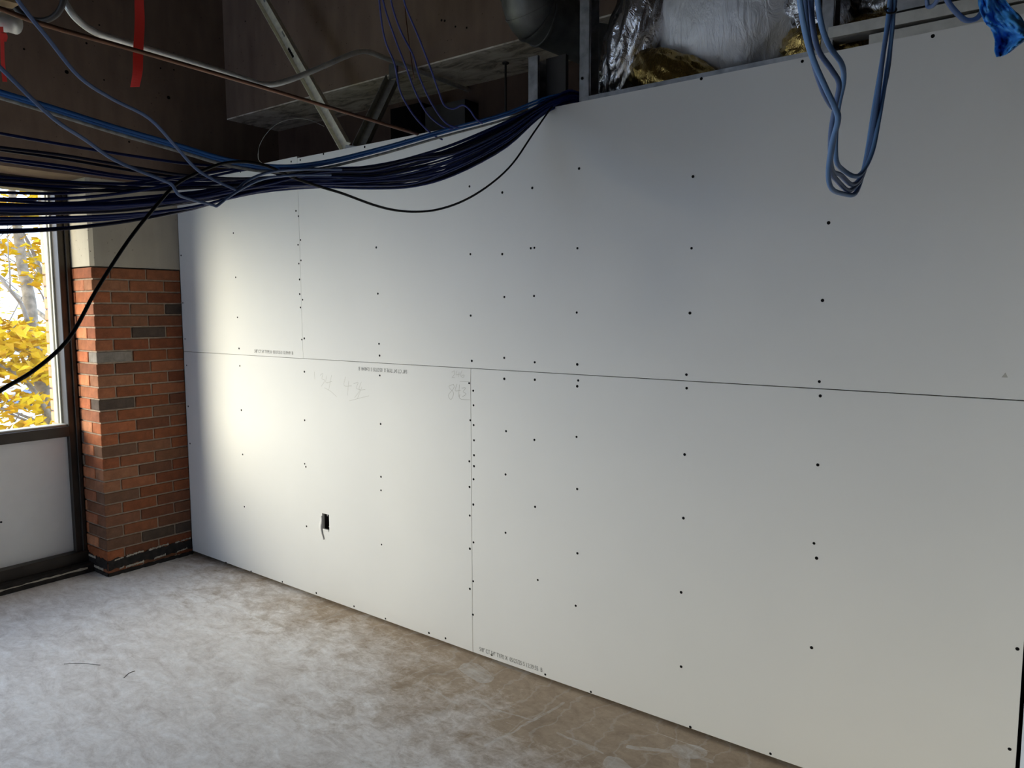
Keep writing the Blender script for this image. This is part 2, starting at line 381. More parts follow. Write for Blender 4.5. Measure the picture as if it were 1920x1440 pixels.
# ------------------------------------------------------------------ brick pier
YC = -0.555
pier = thing('brick_pier', (-0.14, -0.28, 0), 'red brick pier with grey concrete cap between window and new wall', 'pier')
PITCH, JT, ZT = 0.0731, 0.010, 1.917
core = MB(); core.box((-0.40, YC + 0.008, 0), (-0.008, 0.0, ZT - 0.003)); core.build('mortar_bed', M['mortar'], pier)
pal = [(.46, .17, .08), (.42, .14, .06), (.34, .11, .05), (.30, .115, .06), (.26, .115, .065), (.38, .17, .09), (.20, .105, .065), (.16, .115, .085), (.13, .095, .075)]
wts = [5, 6, 6, 5, 5, 4, 2, 1, 1]
bmesh_cache = {}
def brick(a, b, col, parent):
    s = tuple(round(b[i] - a[i], 4) for i in range(3))
    if s not in bmesh_cache:
        me = mesh('brick', boxv((0, 0, 0), s), BOXF)
        bm = bmesh.new(); bm.from_mesh(me); bmesh.ops.bevel(bm, geom=bm.edges[:], offset=0.0025, segments=1, affect='EDGES'); bm.to_mesh(me); bm.free()
        me.materials.append(M['brick']); bmesh_cache[s] = me
    o = bpy.data.objects.new('brick', bmesh_cache[s]); COL.objects.link(o); attach(o, parent)
    o.location = a; k = random.uniform(.88, 1.12); o.color = (col[0] * k, col[1] * k, col[2] * k, 1)
    return o
def pickc(k=1.0):  # k paints light into the colour: front bricks darker, return bricks lighter
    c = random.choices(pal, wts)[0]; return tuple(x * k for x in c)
XR = -0.277
special = {7: (.28, .25, .22)}
for k in range(26):
    z1 = ZT - k * PITCH - 0.004; z0 = z1 - (PITCH - JT)
    if z0 < 0.012: break
    j = lambda: random.uniform(-.0022, .0022)
    if k % 2 == 0:      # header on the front face at the corner, stretcher on the return
        c0 = special.get(k, pickc(.85)); brick((-0.235, YC + j(), z0), (0 + j(), YC + 0.102, z1), c0, pier)
        brick((XR, YC + j(), z0), (-0.245, YC + 0.1, z1), pickc(1.35), pier); y = YC + 0.112  # return brick colour raised to paint the lit side
    else:               # stretcher on the front face, header on the return
        c0 = special.get(k, pickc(.85)); brick((-0.104, YC + j(), z0), (0 + j(), YC + 0.215, z1), c0, pier)
        brick((XR, YC + j(), z0), (-0.114, YC + 0.1, z1), pickc(1.35), pier); y = YC + 0.225  # lighter colour again for the lit return
    while y < -0.02:
        e = min(y + 0.213, 0.0)
        if e > -0.03: e = 0.0
        brick((-0.1, y, z0), (0 + j(), e, z1), pickc(.62), pier); y = e + 0.010  # front brick colour lowered to paint this face in shade
# concrete cap with a chamfered corner
cap = [(-0.40, 0.0), (-0.40, YC), (-0.02, YC), (0.0, YC + 0.02), (0.0, 0.0)]
mb = MB(); n = len(cap); mb.add([(x, y, ZT + 0.004) for x, y in cap] + [(x, y, SOF - 0.001) for x, y in cap],
      [tuple(range(n - 1, -1, -1)), tuple(range(n, 2 * n))] + [(i, (i + 1) % n, n + (i + 1) % n, n + i) for i in range(n)])
mb.build('concrete_cap', M['cap'], pier)
# black mastic left by a pulled base, torn plaster edges along it
def ragged(fn, n, zlo, zhi, amp, name, mat, parent, thick=0.004):
    mb = MB(); top = []; bot = []
    for i in range(n + 1):
        s = i / n; top.append((s, zhi + amp * (noise.noise(Vector((s * 14, zhi * 40, 1))) + .5 * noise.noise(Vector((s * 45, zhi * 40, 3)))))); bot.append((s, zlo + amp * noise.noise(Vector((s * 17, zlo * 33, 7)))))
    V = []
    for dpt in (thick, -0.004):
        V += [fn(s, z, dpt) for s, z in bot] + [fn(s, z, dpt) for s, z in top]
    m1 = n + 1; F = []
    for i in range(n):
        F.append((i, i + 1, m1 + i + 1, m1 + i)); o2 = 2 * m1
        F.append((m1 + i, m1 + i + 1, o2 + m1 + i + 1, o2 + m1 + i)); F.append((i, o2 + i, o2 + i + 1, i + 1))
    mb.add(V, F); return mb.build(name, mat, parent)
front = lambda s, z, d: (d, YC + s * 0.555, z)
ret = lambda s, z, d: (XR + s * 0.277, YC - d, z)
for nm, fn in (('f', front), ('r', ret)):
    ragged(fn, 60, 0.045, 0.105, 0.012, 'mastic_strip', M['mastic'], pier)
    ragged(fn, 60, 0.0, 0.022, 0.008, 'mastic_strip', M['mastic'], pier)
for s0, s1, z, h in [(0.07, 0.17, 0.097, .003), (0.20, 0.40, 0.104, .004), (0.46, 0.70, 0.108, .0035), (0.78, 0.98, 0.110, .002), (0.12, 0.17, 0.036, .003), (0.19, 0.40, 0.036, .005), (0.52, 0.66, 0.042, .0045), (0.80, 0.93, 0.046, .003)]:
    ragged(lambda s, z_, d, a=s0, b=s1: front(a + s * (b - a), z_ + .006 * s, d), 30, z - h, z + h, 0.007, 'torn_plaster', M['plaster'], pier, 0.0055)
for s0, s1, z, h in [(0.1, 0.45, 0.095, .006), (0.2, 0.8, 0.036, .007)]:
    ragged(lambda s, z_, d, a=s0, b=s1: ret(a + s * (b - a), z_, d), 30, z - h, z + h, 0.006, 'torn_plaster', M['plaster'], pier, 0.0055)

# ------------------------------------------------------------------ windows
def window(name, ya, yb, detail):
    wd = thing(name, (WX, (ya + yb) / 2, 0), kind='structure')
    xi, xo = WX, WX - 0.10
    # ya is the right-hand (pier) end, yb the left-hand end
    box('jamb', (xo, ya - 0.065, 0.09), (xi, ya, SOF), M['bronze'], wd, 0.003)
    box('jamb_rib', (xi, ya - 0.028, 0.09), (xi + 0.018, ya - 0.006, HEAD), M['bronze'], wd, 0.002)
    box('jamb', (xo, yb, 0.09), (xi, yb + 0.065, SOF), M['bronze'], wd, 0.003)
    box('head', (xo, yb, HEAD - 0.05), (xi + .02, ya, SOF), M['bronze'], wd, 0.003)
    box('mullion', (xo, yb + .065, SILL - 0.075), (xi + 0.012, ya - .065, SILL - 0.012), M['bronze'], wd, 0.003)
    box('mullion_lip', (xo, yb + .065, SILL - 0.012), (xi - 0.02, ya - .065, SILL), M['stop'], wd, 0.002)
    box('base_curb', (xo, yb, 0.0), (xi + 0.10, ya, 0.055), M['mastic'], wd, 0.004)
    box('base_rail', (xo, yb, 0.055), (xi + 0.03, ya, 0.125), M['bronze'], wd, 0.003)
    box('glazing_stop', (xo - 0.05, ya - 0.085, SILL), (xo, ya - 0.055, HEAD - .05), M['stop'], wd, 0.003)
    box('glazing_stop', (xo - 0.012, ya - 0.075, SILL), (xo + 0.02, ya - 0.06, HEAD - .05), M['stop'], wd, 0.002)
    box('infill_panel', (xo + 0.01, yb + .065, 0.125), (xi - 0.035, ya - .065, SILL - 0.075), M['panel'], wd)
    box('pane', (xo + 0.03, yb + .05, SILL - .01), (xo + 0.036, ya - .05, HEAD - 0.03), M['glass'], wd)
    return wd
W1 = window('window_1', YC, -2.05, True)
q = onp(2, 979, 0, WX - 0.035); mb = MB(); mb.tube([q, q + Vector((.002, 0, 0))], 0.006, 10); mb.build('screw', M['screw'], W1)
portal(WX - 0.14, YC - .065, -1.985, SILL, HEAD)
# two more bays continue out of the frame
W2 = window('window_2', -2.05, -4.0, False)
portal(WX - 0.14, -2.115, -3.935, SILL, HEAD)
W3 = window('window_3', -4.0, -5.25, False)
portal(WX - 0.14, -4.065, -5.185, SILL, HEAD)
box('wall_pier', (-0.40, Y0, 0), (0, -5.25, SOF), M['cap']).__setitem__('kind', 'structure')
# strip of torn plaster along the base curb
ragged(lambda s, z, d: (WX + 0.10 + d, -1.9 + s * 1.3, z), 60, 0.030, 0.038, 0.008, 'torn_plaster', M['plaster'], W1, 0.003)
# brick return of the outside face of the pier, seen through the glass
ob = thing('outer_brick_return', (-0.5, -0.5, 0.9), 'orange brick return outside the window glass beside the jamb', 'pier')
mb = MB(); mb.box((-0.58, YC - 0.03, 0.2), (-0.38, YC + 0.2, SOF)); mb.build('mortar_bed', M['mortar'], ob)
for k in range(26):
    z1 = 1.95 - k * PITCH; z0 = z1 - PITCH + JT
    if z0 < 0.5: break
    if k % 2: brick((-0.60, YC - 0.038, z0), (-0.39, YC + 0.06, z1), (.62, .34, .2), ob)
    else:
        brick((-0.60, YC - 0.038, z0), (-0.50, YC + 0.06, z1), (.62, .34, .2), ob); brick((-0.49, YC - 0.038, z0), (-0.39, YC + 0.06, z1), (.62, .34, .2), ob)
mb = MB(); mb.box((-0.6, YC - 0.036, 1.96), (-0.385, YC + 0.2, SOF)); mb.build('concrete_cap', M['cap'], ob)

# ------------------------------------------------------------------ the drywall partition
part = thing('wall_back', (2.4, 0.0, 0), kind='structure')
ZM, ZB, ZTOP = 1.383, 0.012, 2.486
XE = 4.66
def panel(x0, x1, z0, z1, taper_top, hole=None, skew=(0, 0, 0, 0)):
    xs = [x0, x1]; zs = [z0, z0 + 0.012, z0 + 0.062]
    zs += [z1 - 0.062, z1 - 0.012, z1] if taper_top else [z1]
    if hole: xs = [x0, hole[0], hole[1], x1]; zs = sorted(zs + [hole[2], hole[3]])
    def dep(z):
        a = z - z0; e = z1 - z
        d = 0.0022 * max(0, 1 - a / 0.062)
        if taper_top: d = max(d, 0.0022 * max(0, 1 - e / 0.062))
        return d
    nx, nz = len(xs), len(zs); V = []
    for lay in (0, 1):
        for zi, z in enumerate(zs):
            for xi, x in enumerate(xs):
                s = (x - x0) / (x1 - x0); dz = 0
                if zi == 0: dz = skew[0] + (skew[1] - skew[0]) * s
                if zi == nz - 1: dz = skew[2] + (skew[3] - skew[2]) * s
                V.append((x, dep(z) if lay == 0 else 0.0158, z + dz))
    F = []; nn = nx * nz
    hx = lambda i, j: hole and i == 1 and abs(zs[j] - hole[2]) < 1e-6
    for j in range(nz - 1):
        for i in range(nx - 1):
            if hx(i, j): 
                a, b_, c_, d_ = j * nx + i, j * nx + i + 1, (j + 1) * nx + i + 1, (j + 1) * nx + i
                for p_, q_ in ((a, b_), (b_, c_), (c_, d_), (d_, a)): F.append((p_, q_, q_ + nn, p_ + nn))
                continue
            a = j * nx + i; F.append((a, a + 1, a + nx + 1, a + nx)); F.append((nn + a, nn + a + nx, nn + a + nx + 1, nn + a + 1))
    for j in range(nz - 1):
        a = j * nx; F.append((a, a + nx, a + nx + nn, a + nn)); a = j * nx + nx - 1; F.append((a, a + nn, a + nx + nn, a + nx))
    for i in range(nx - 1):
        a = i; F.append((a, a + nn, a + 1 + nn, a + 1)); a = (nz - 1) * nx + i; F.append((a, a + 1, a + 1 + nn, a + nn))
    return link('drywall_panel', mesh('drywall_panel', V, F), M['drywall'], part)
HOLE = (1.393, 1.452, 0.423, 0.515)
p_ll = panel(0.004, 2.4955, ZB, ZM - 0.0012, True, HOLE, (0.012, 0.0, 0, 0))
p_lr = panel(2.4985, XE, ZB, ZM - 0.0012, True, None, (0.0, 0.008, 0, 0))
p_ul = panel(0.004, 1.2615, ZM + 0.0012, ZTOP, False, None, (0, 0, 0, 0.008))
p_ur = panel(1.2635, XE, ZM + 0.0012, ZTOP, False, None, (0, 0.001, -0.002, 0))
tag(p_ll, 'lower left drywall panel with a square outlet cut-out'); tag(p_ul, 'narrow upper left drywall panel')
# screws
bm = bmesh.new()
ring = []
for r, y in ((0.0056, 0.0003), (0.0054, -0.0006), (0.0030, -0.0008), (0.0015, -0.0008)):
    ring.append([bm.verts.new((r * math.cos(a * PI / 5), y, r * math.sin(a * PI / 5))) for a in range(10)])
for a, b_ in zip(ring, ring[1:]):
    for i in range(10): bm.faces.new((a[i], a[(i + 1) % 10], b_[(i + 1) % 10], b_[i]))
bm.faces.new(ring[-1]); screw_me = bpy.data.meshes.new('screw'); bm.to_mesh(screw_me); bm.free(); screw_me.materials.append(M['screw'])
SCREWS = [(437.5,437),(442,520),(445.3,595),(448,653.4),(449.7,686),(555,395.4),(559.6,405.3),(563.3,450),(558.9,459),(564.3,488.3),(560.4,494.3),(561.7,524),(562,551.4),(567.4,562),(563.3,576.6),(570.6,634.4),(566,636.8),(705.5,464),(708.6,550.6),(710.7,644.6),(711.5,666.7),(882,476.6),(882.6,591.7),(884.4,676.6),(570.8,697),
(880.3,349.5),(941.8,361),(998,352.4),(1085.8,316),(1299.3,331),(995.2,465.4),(1002,464.6),(1082.7,465.4),(1296.7,465.4),(941.8,476.4),(945.7,556.8),(1001.4,555),(1081.4,586),(1293.6,587),
(1553.6,417.8),(1542.2,563.3),(1286.8,702.5),(1536,715.5),(1287.2,728),(1537.8,742.4),(1568.3,272),
(945.4,671),(1002.5,679.3),(1082.2,683.2),(945.4,710.4),(1002.5,712),(1083.8,713.5),(1082.2,724.4),(948.9,808.4),(1002.1,824.7),(1081,819.2),(948,889.6),(1082.2,916.8),(1003.3,950.3),(948,998.9),(1082.6,1037.4),(1008.4,1087.5),(1079.5,1135.7),(879.7,718.5),(887.4,732.5),(888,760),(881.8,788),(888.2,797),(888.8,825.5),(888.8,853.5),(880,865),(888.8,874),(888,898.6),(880.4,913),(887.6,946),(880.8,966.6),(888,1017),(881,1028.8),(887.4,1089.8),(881,1104),(886.8,1152.4),
(350,685),(353,762),(452.5,769),(571.3,788),(356.3,831.6),(455,852),(571.3,869.6),(573.5,875.3),(458.2,950),(574.8,986.8),(423.4,1055),(470.3,1071.5),(529,1091),(592.7,1112),(713.8,795),(714.4,894),(714.4,919.4),(715.4,1021),(712.2,704),(663.5,1137),(722.3,1160),(804,1187),(835,1197),
(1283.6,852.2),(1281.4,971.5),(1277.2,1110.6),(1533.3,871.7),(1526.2,1018.7),(1531,1046.5),(1521.7,1214.4),(1907.6,1216.7),(1277.2,1250),(1294,1363.6),(1444.4,1413.6),(921.5,1228),(1022,1265),(1107.5,1297.5),(1893,1404.6),
(1315,147.6),(1504.3,115),(1749,67.6),(683.7,275.5),(606.5,288.7),(563,300),(546,303),(451,322),(760,263),(700.8,350),(339.5,479),(343,568),(347,635.5)]
for u, v_ in SCREWS:
    q = onp(u, v_, 1, 0.0)
    par = (p_ul if q.x < 1.2625 else p_ur) if q.z > ZM else (p_ll if q.x < 2.497 else p_lr)
    o = bpy.data.objects.new('screw', screw_me); COL.objects.link(o); o.parent = par
    a = q.z - (ZM if q.z > ZM else ZB); e = ZM - q.z if q.z < ZM else 9
    o.location = (q.x, 0.0022 * max(0, 1 - min(a, e) / 0.062), q.z); s = random.uniform(.9, 1.12); o.scale = (s, 1, s)
# printed lines on the panels
def print_text(txt, pa, pb, height, parent, flip=False):
    cu = bpy.data.curves.new('printed_text', 'FONT'); cu.body = txt; cu.resolution_u = 2; cu.align_x = 'LEFT'
    to = bpy.data.objects.new('tmp', cu); COL.objects.link(to)
    bpy.context.view_layer.update()
    me = bpy.data.meshes.new_from_object(to.evaluated_get(bpy.context.evaluated_depsgraph_get()))
    bpy.data.objects.remove(to); bpy.data.curves.remove(cu)
    xs = [v.co.x for v in me.vertices]; ys = [v.co.y for v in me.vertices]
    x0, x1, y0, y1 = min(xs), max(xs), 0.0, max(ys)
    A = Vector(pa); B = Vector(pb); d = B - A; dx = d.normalized(); up = Vector((0, 0, -1 if flip else 1))
    for v in me.vertices:
        s = (v.co.x - x0) / (x1 - x0); h = (v.co.y - y0) / (y1 - y0) * height
        p = A + d * s + up * h; v.co = (p.x, p.y, p.z)
    me.materials.clear()
    return link('printed_text', me, M['ink'], parent)
YP = 0.0000
print_text('5/8" CT 54" TYPE X  05/27/25 S 12:39:49  B', (0.800, YP, 1.402), (1.172, YP, 1.402), 0.019, p_ul)
print_text('5/8" CT 54" TYPE X  05/27/25 S 12:40:44  B', (2.082, YP, 1.357), (1.724, YP, 1.357), 0.020, p_ll, True)
print_text('5/8" CT 54" TYPE X  05/27/25 S 12:39:55  B', (2.539, YP, 0.030), (2.905, YP, 0.0335), 0.021, p_lr)
# pencilled cutting sums
def stroke(pts, parent, wd=0.0016):
    P = [onp(440 + x / 4, 620 + y / 4, 1, -0.0004) for x, y in pts]; P = smooth_path(P, 4)
    mb = MB(); V = []; F = []
    for i, p in enumerate(P):
        tng = (P[min(i + 1, len(P) - 1)] - P[max(i - 1, 0)]).normalized(); nn = Vector((-tng.z, 0, tng.x)) * wd / 2
        V += [p + nn, p - nn]
    for i in range(len(P) - 1): F.append((2 * i, 2 * i + 1, 2 * i + 3, 2 * i + 2))
    return V, F
def pencil(name, strokes, parent, wd=0.0016):
    mb = MB()
    for s in strokes: mb.add(*stroke(s, parent, wd))
    mb.build('pencil_number', M['pencil'], parent)
pencil('n', [[(597, 308), (601, 366)], [(640, 335), (662, 322), (655, 360), (675, 372), (650, 418)], [(690, 338), (684, 388), (730, 380)], [(728, 332), (716, 390), (706, 443)], [(674, 428), (720, 455), (766, 496)]], p_ll)
pencil('n', [[(832, 345), (820, 410), (878, 414)], [(856, 378), (845, 486)], [(892, 398), (926, 390), (912, 432), (938, 445), (900, 502)], [(950, 385), (934, 440), (980, 442)], [(955, 420), (920, 512)], [(860, 526), (1008, 488)]], p_ll)
pencil('n', [[(1628, 312), (1650, 302), (1646, 330), (1630, 352), (1652, 350)], [(1668, 300), (1660, 330), (1690, 326)], [(1684, 308), (1678, 348)], [(1706, 298), (1694, 335), (1712, 352), (1722, 334), (1700, 334)], [(1688, 380), (1762, 383)]], p_ll)
pencil('n', [[(1642, 402), (1606, 420), (1642, 468), (1622, 516), (1602, 488), (1646, 424), (1640, 400)], [(1668, 400), (1655, 450), (1694, 446)], [(1686, 404), (1680, 498)], [(1703, 430), (1732, 430), (1714, 458), (1736, 474), (1708, 496)], [(1688, 478), (1688, 508), (1766, 519)]], p_ll, 0.002)
# small pencil triangle by the right end
q = onp(1884, 704, 1, -0.0004); mb = MB(); mb.add([q + Vector((-.008, 0, -.006)), q + Vector((.008, 0, -.006)), q + Vector((.001, 0, .009))], [(0, 1, 2)]); mb.build('pencil_mark', M['pencil'], p_ur)
# torn paper curl at the cut-out
mb = MB(); n = 12; V = []; F = []
for i in range(n + 1):
    s = i / n; z = 0.530 - s * 0.165 + 0.03 * s; w0 = 0.030 * math.sin(PI * min(1, s * 1.02)) ** 0.6
    xb_ = HOLE[0] + 0.004 * math.sin(9 * s) + (0.012 * max(0, s - .8) * 5 if s > .8 else 0)
    for j, (dx, dy) in enumerate(((-w0, -0.0003), (-w0 * .5, -0.006), (0, -0.009), (0.001, -0.004))): V.append((xb_ + dx, dy, z - 0.03))
for i in range(n):
    for j in range(3): a = i * 4 + j; F.append((a, a + 1, a + 5, a + 4))
mb.add(V, F); mb.build('torn_paper', M['gypsum'], p_ll, True)
ragged(lambda s, z, d: (HOLE[0] + .006 + s * 0.05, -d, z), 20, HOLE[2] - 0.006, HOLE[2] + 0.004, 0.006, 'torn_paper', M['gypsum'], p_ll, 0.003)
# the box behind it
eb = thing('outlet_box', (1.42, 0.03, 0.42), 'dark steel outlet box inside the small wall cut-out', 'outlet box')
mb = MB(); x0, x1, z0, z1 = HOLE[0] - .012, HOLE[1] + .012, HOLE[2] - .01, HOLE[3] + .012
mb.box((x0, 0.0165, z0), (x0 + .002, .065, z1)); mb.box((x1 - .002, .0165, z0), (x1, .065, z1)); mb.box((x0, .063, z0), (x1, .065, z1)); mb.box((x0, .0165, z0), (x1, .065, z0 + .002)); mb.box((x0, .0165, z1 - .002), (x1, .065, z1))
mb.build('box_shell', M['dark_metal'], eb)
mb = MB(); mb.tube(smooth_path([(1.425, .05, z1 - .01), (1.42, .03, .49), (1.424, .028, .46), (1.432, .04, .435)]), 0.003, 6); mb.build('wire', M['black'], eb, True)
mb = MB(); mb.box((1.428, .014, .438), (1.446, .017, .441)); mb.box((1.419, .012, .50), (1.427, .016, .508)); mb.build('box_tab', M['steel'], eb)

# ------------------------------------------------------------------ framing above the partition
fr_ = thing('wall_framing', (3.6, 0.06, 2.45), 'galvanized steel stud framing along the top of the new wall', 'framing')
def channel(name, a, b, wid, dep, th, mat, parent, up):
    a = Vector(a); b = Vector(b); d = (b - a).normalized(); up = Vector(up); x = d.cross(up).normalized(); y = x.cross(d)
    mb = MB()
    def bar(cx, cy, wx, wy):
        vs = []
        for e in (a, b):
            for p_, q_ in ((-1, -1), (1, -1), (1, 1), (-1, 1)): vs.append(e + x * (cx + p_ * wx / 2) + y * (cy + q_ * wy / 2))
        mb.add(vs, BOXF)
    bar(0, 0, wid, th); bar(-wid / 2, dep / 2, th, dep); bar(wid / 2, dep / 2, th, dep)
    return mb.build(name, mat, parent)
box('top_track', (0.004, 0.0175, 2.44), (4.0, 0.09, 2.482), M['steel'], fr_)
mb = MB(); mb.box((3.11, 0.017, 2.482), (4.0, 0.021, 2.507)); mb.box((3.11, 0.09, 2.44), (4.0, 0.094, 2.50)); mb.build('top_track', M['steel'], fr_)
mb = MB(); mb.box((4.155, 0.004, 2.486), (4.9, 0.012, 2.516)); mb.build('top_track', M['steel_bright'], fr_)
mb = MB(); mb.add([(4.03, 0.005, 2.532), (4.95, 0.005, 2.519), (4.95, 0.09, 2.519), (4.03, 0.09, 2.532), (4.03, 0.005, 2.566), (4.95, 0.005, 2.556), (4.95, 0.09, 2.556), (4.03, 0.09, 2.566)], BOXF); mb.build('header_track', M['steel_bright'], fr_)
box('upper_track', (4.2, 0.02, 2.575), (5.0, 0.09, 2.62), M['steel'], fr_)
box('wood_block', (4.47, 0.10, 2.52), (5.2, 0.14, 2.66), M['wood'], fr_)
def stud(x0, x1, z1, y=0.03, mat='steel'):
    mb = MB(); t_ = 0.002
    mb.box((x0, y, 2.44), (x1, y + t_, z1)); mb.box((x0, y, 2.44), (x0 + t_, y + .075, z1)); mb.box((x1 - t_, y, 2.44), (x1, y + .012, z1)); mb.box((x0, y + .073, 2.44), (x1, y + .075, z1))
    return mb.build('stud', M[mat], fr_)
stud(2.804, 2.856, 2.72)
stud(3.060, 3.108, 3.85)
q = onp(1092, 147, 1, 0.029); mb = MB(); mb.tube([q, q + Vector((0, -.003, 0))], .006, 8); mb.build('screw', M['screw'], fr_)
mb = MB(); mb.box((2.856, 0.09, 2.44), (2.956, 0.11, 2.72)); mb.build('shaded_channel', M['dark_metal'], fr_)  # dark plate stands in for the shaded inside of the open channel
stud(4.000, 4.040, 3.85)
# slotted diagonal brace and the kicker to the beam
br = thing('diagonal_brace', (1.67, 0.02, 2.5), 'bright slotted steel stud leaning up left from top of wall', 'brace')
A = onp(652, 276, 1, 0.03); B = onp(470, -45, 1, 0.03); d = (B - A).normalized()
channel('brace_channel', A, B, 0.062, 0.03, 0.0025, M['brace'], br, (0, -1, 0))
nrm_ = Vector((0, -1, 0)); sx = d.cross(nrm_).normalized()
for s, L_, wd_, mt in [(0.50, .035, .013, 'hole'), (0.64, .02, .010, 'steel'), (0.86, .03, .012, 'steel')]:
    c = onp(546, 99, 1, 0.03) if s == 0.50 else A + (B - A) * s
    c = c + nrm_ * 0.0022
    mb = MB(); mb.obox(c - d * L_, c + d * L_, wd_, 0.002, nrm_); mb.build('slot', M[mt], br)
mb = MB(); mb.obox(A + Vector((-.0, 0.0, .0)), A + Vector((.09, .0, -.02)), .03, .02); mb.build('clip', M['steel'], br)
kk = thing('kicker_brace', (1.69, 0.2, 2.7), 'dull grey steel kicker rising from wall top to concrete beam', 'brace')
A2 = Vector((1.715, 0.055, 2.48)); B2 = onp(738, 150, 1, 0.375)
channel('brace_channel', A2, B2, 0.07, 0.035, 0.003, M['brace_dull'], kk, (0.5, -1, 0.4))
mb = MB(); c = onp(738, 135, 1, 0.38); mb.box(c + Vector((-.03, -.006, -.035)), c + Vector((.03, .0, .045))); mb.build('angle_clip', M['duct'], kk)
# dark box and small fixings beyond
dkb = thing('dark_equipment_box', (2.0, 0.7, 2.5), 'black box on the back wall behind the partition top', 'box')
a = onp(732, 205, 1, 0.66); b_ = onp(868, 285, 1, 0.66)
mb = MB(); mb.box((a.x, 0.66, 2.45), (a.x + .26, 0.80, a.z)); mb.build('box_body', M['hole'], dkb)
mb = MB(); mb.box((a.x + .27, 0.68, 2.45), (b_.x, 0.80, a.z - .03)); mb.build('box_wing', M['dark_metal'], dkb)
hr = thing('hanger_rod', (2.8, 0.5, 2.7), 'thin black hanger rod dropping below the beam', 'rod')
q0 = onp(948, 150, 1, 0.6); mb = MB(); mb.tube([(q0.x, 0.6, 2.952), (q0.x, 0.6, 2.50)], 0.006, 8); mb.build('rod', M['dark_metal'], hr, True)
mb = MB(); mb.tube([(q0.x, 0.6, 2.955), (q0.x, 0.6, 2.945)], 0.018, 8); mb.build('rod_nut', M['dark_metal'], hr)

# ------------------------------------------------------------------ round duct
du = thing('round_duct', (2.9, 0.1, 2.76), 'dull grey round metal duct passing over the wall between studs', 'duct')
R_ = 0.125
dp = [onp(990, -420, 1, .20), onp(990, -60, 1, .20), onp(991, -25, 1, .20), onp(995, 5, 1, .215), onp(1005, 26, 1, .25), onp(1020, 33, 1, .29), onp(1060, 50, 1, .40), onp(1113, 73, 1, .52), onp(1178, 101, 1, .70)]
dps = smooth_path(dp, 8)
mb = MB(); mb.tube(dps[32:], R_, 40); mb.build('duct_pipe', M['duct'], du, True)
mb = MB(); mb.tube(dps[:34], R_ + .003, 40); mb.build('duct_elbow', M['duct'], du, True)
for i in (20, 27, 33, 38):
    t_ = (dps[i + 1] - dps[i - 1]).normalized() * .005
    mb = MB(); mb.tube([dps[i] - t_, dps[i] + t_], R_ + .007, 40); mb.build('duct_bead', M['duct'], du)

# ------------------------------------------------------------------ foil wrapped flexible duct
def blob(name, c, r, mat, parent, amp=0.04, fq=5.0, seed=0, rot=None, seg_=56, stretch=(1, 1, 1), ridge=0.0):
    bm = bmesh.new(); bmesh.ops.create_uvsphere(bm, u_segments=seg_, v_segments=seg_ * 2 // 3, radius=1)
    for v in bm.verts:
        p = v.co.copy(); s = Vector((p.x * stretch[0], p.y * stretch[1], p.z * stretch[2]))
        k = 1 + amp * (noise.noise(s * fq + Vector((seed, 0, 0))) + .5 * noise.noise(s * fq * 2.3 + Vector((seed, 4, 0))))
        if ridge: k -= ridge * abs(noise.noise(s * fq * 1.7 + Vector((0, seed, 9))))
        p = Vector((p.x * r[0], p.y * r[1], p.z * r[2])) * k
        if rot: p = rot @ p
        v.co = p + Vector(c)
    me = bpy.data.meshes.new(name); bm.to_mesh(me); bm.free(); return link(name, me, mat, parent, True)
fo = thing('foil_flex_duct', (3.6, 0.22, 2.5), 'silver foil wrapped flexible duct bulging above the wall top', 'duct')
Ry = lambda a: Matrix.Rotation(a, 3, 'Y')
blob('foil_jacket', (3.60, 0.26, 2.86), (0.33, 0.15, 0.345), M['foil_smooth'], fo, 0.05, 2.2, 3, Ry(.15), 80)
blob('foil_neck', (3.235, 0.22, 2.80), (0.13, 0.13, 0.34), M['foil'], fo, 0.10, 2.5, 8, Ry(.42), 72, (3, 3, 1), 0.12)
blob('gold_lobe', (3.44, 0.17, 2.525), (0.24, 0.12, 0.115), M['gold'], fo, 0.10, 3, 5, Ry(.55), 56, (1, 1, 1), 0.1)  # gold-coloured lobe under the silver jacket
blob('foil_gather', (3.92, 0.25, 2.76), (0.11, 0.13, 0.26), M['foil'], fo, 0.14, 3, 12, Ry(-.3), 56, (3, 3, .7), 0.2)
blob('gold_lobe', (3.93, 0.22, 2.58), (0.12, 0.10, 0.10), M['gold'], fo, 0.12, 3, 15, None, 48, (1, 1, 1), 0.12)
fo2 = thing('foil_flex_duct', (4.25, 0.25, 2.55), 'second silver foil duct showing right of the vertical stud', 'duct')
blob('foil_jacket', (4.28, 0.27, 2.72), (0.24, 0.14, 0.13), M['foil'], fo2, 0.10, 3, 21, None, 64, (2, 1, 1), 0.12)
blob('gold_lobe', (4.13, 0.22, 2.58), (0.15, 0.10, 0.07), M['gold'], fo2, 0.12, 3, 25, None, 48, (1, 1, 1), 0.12)

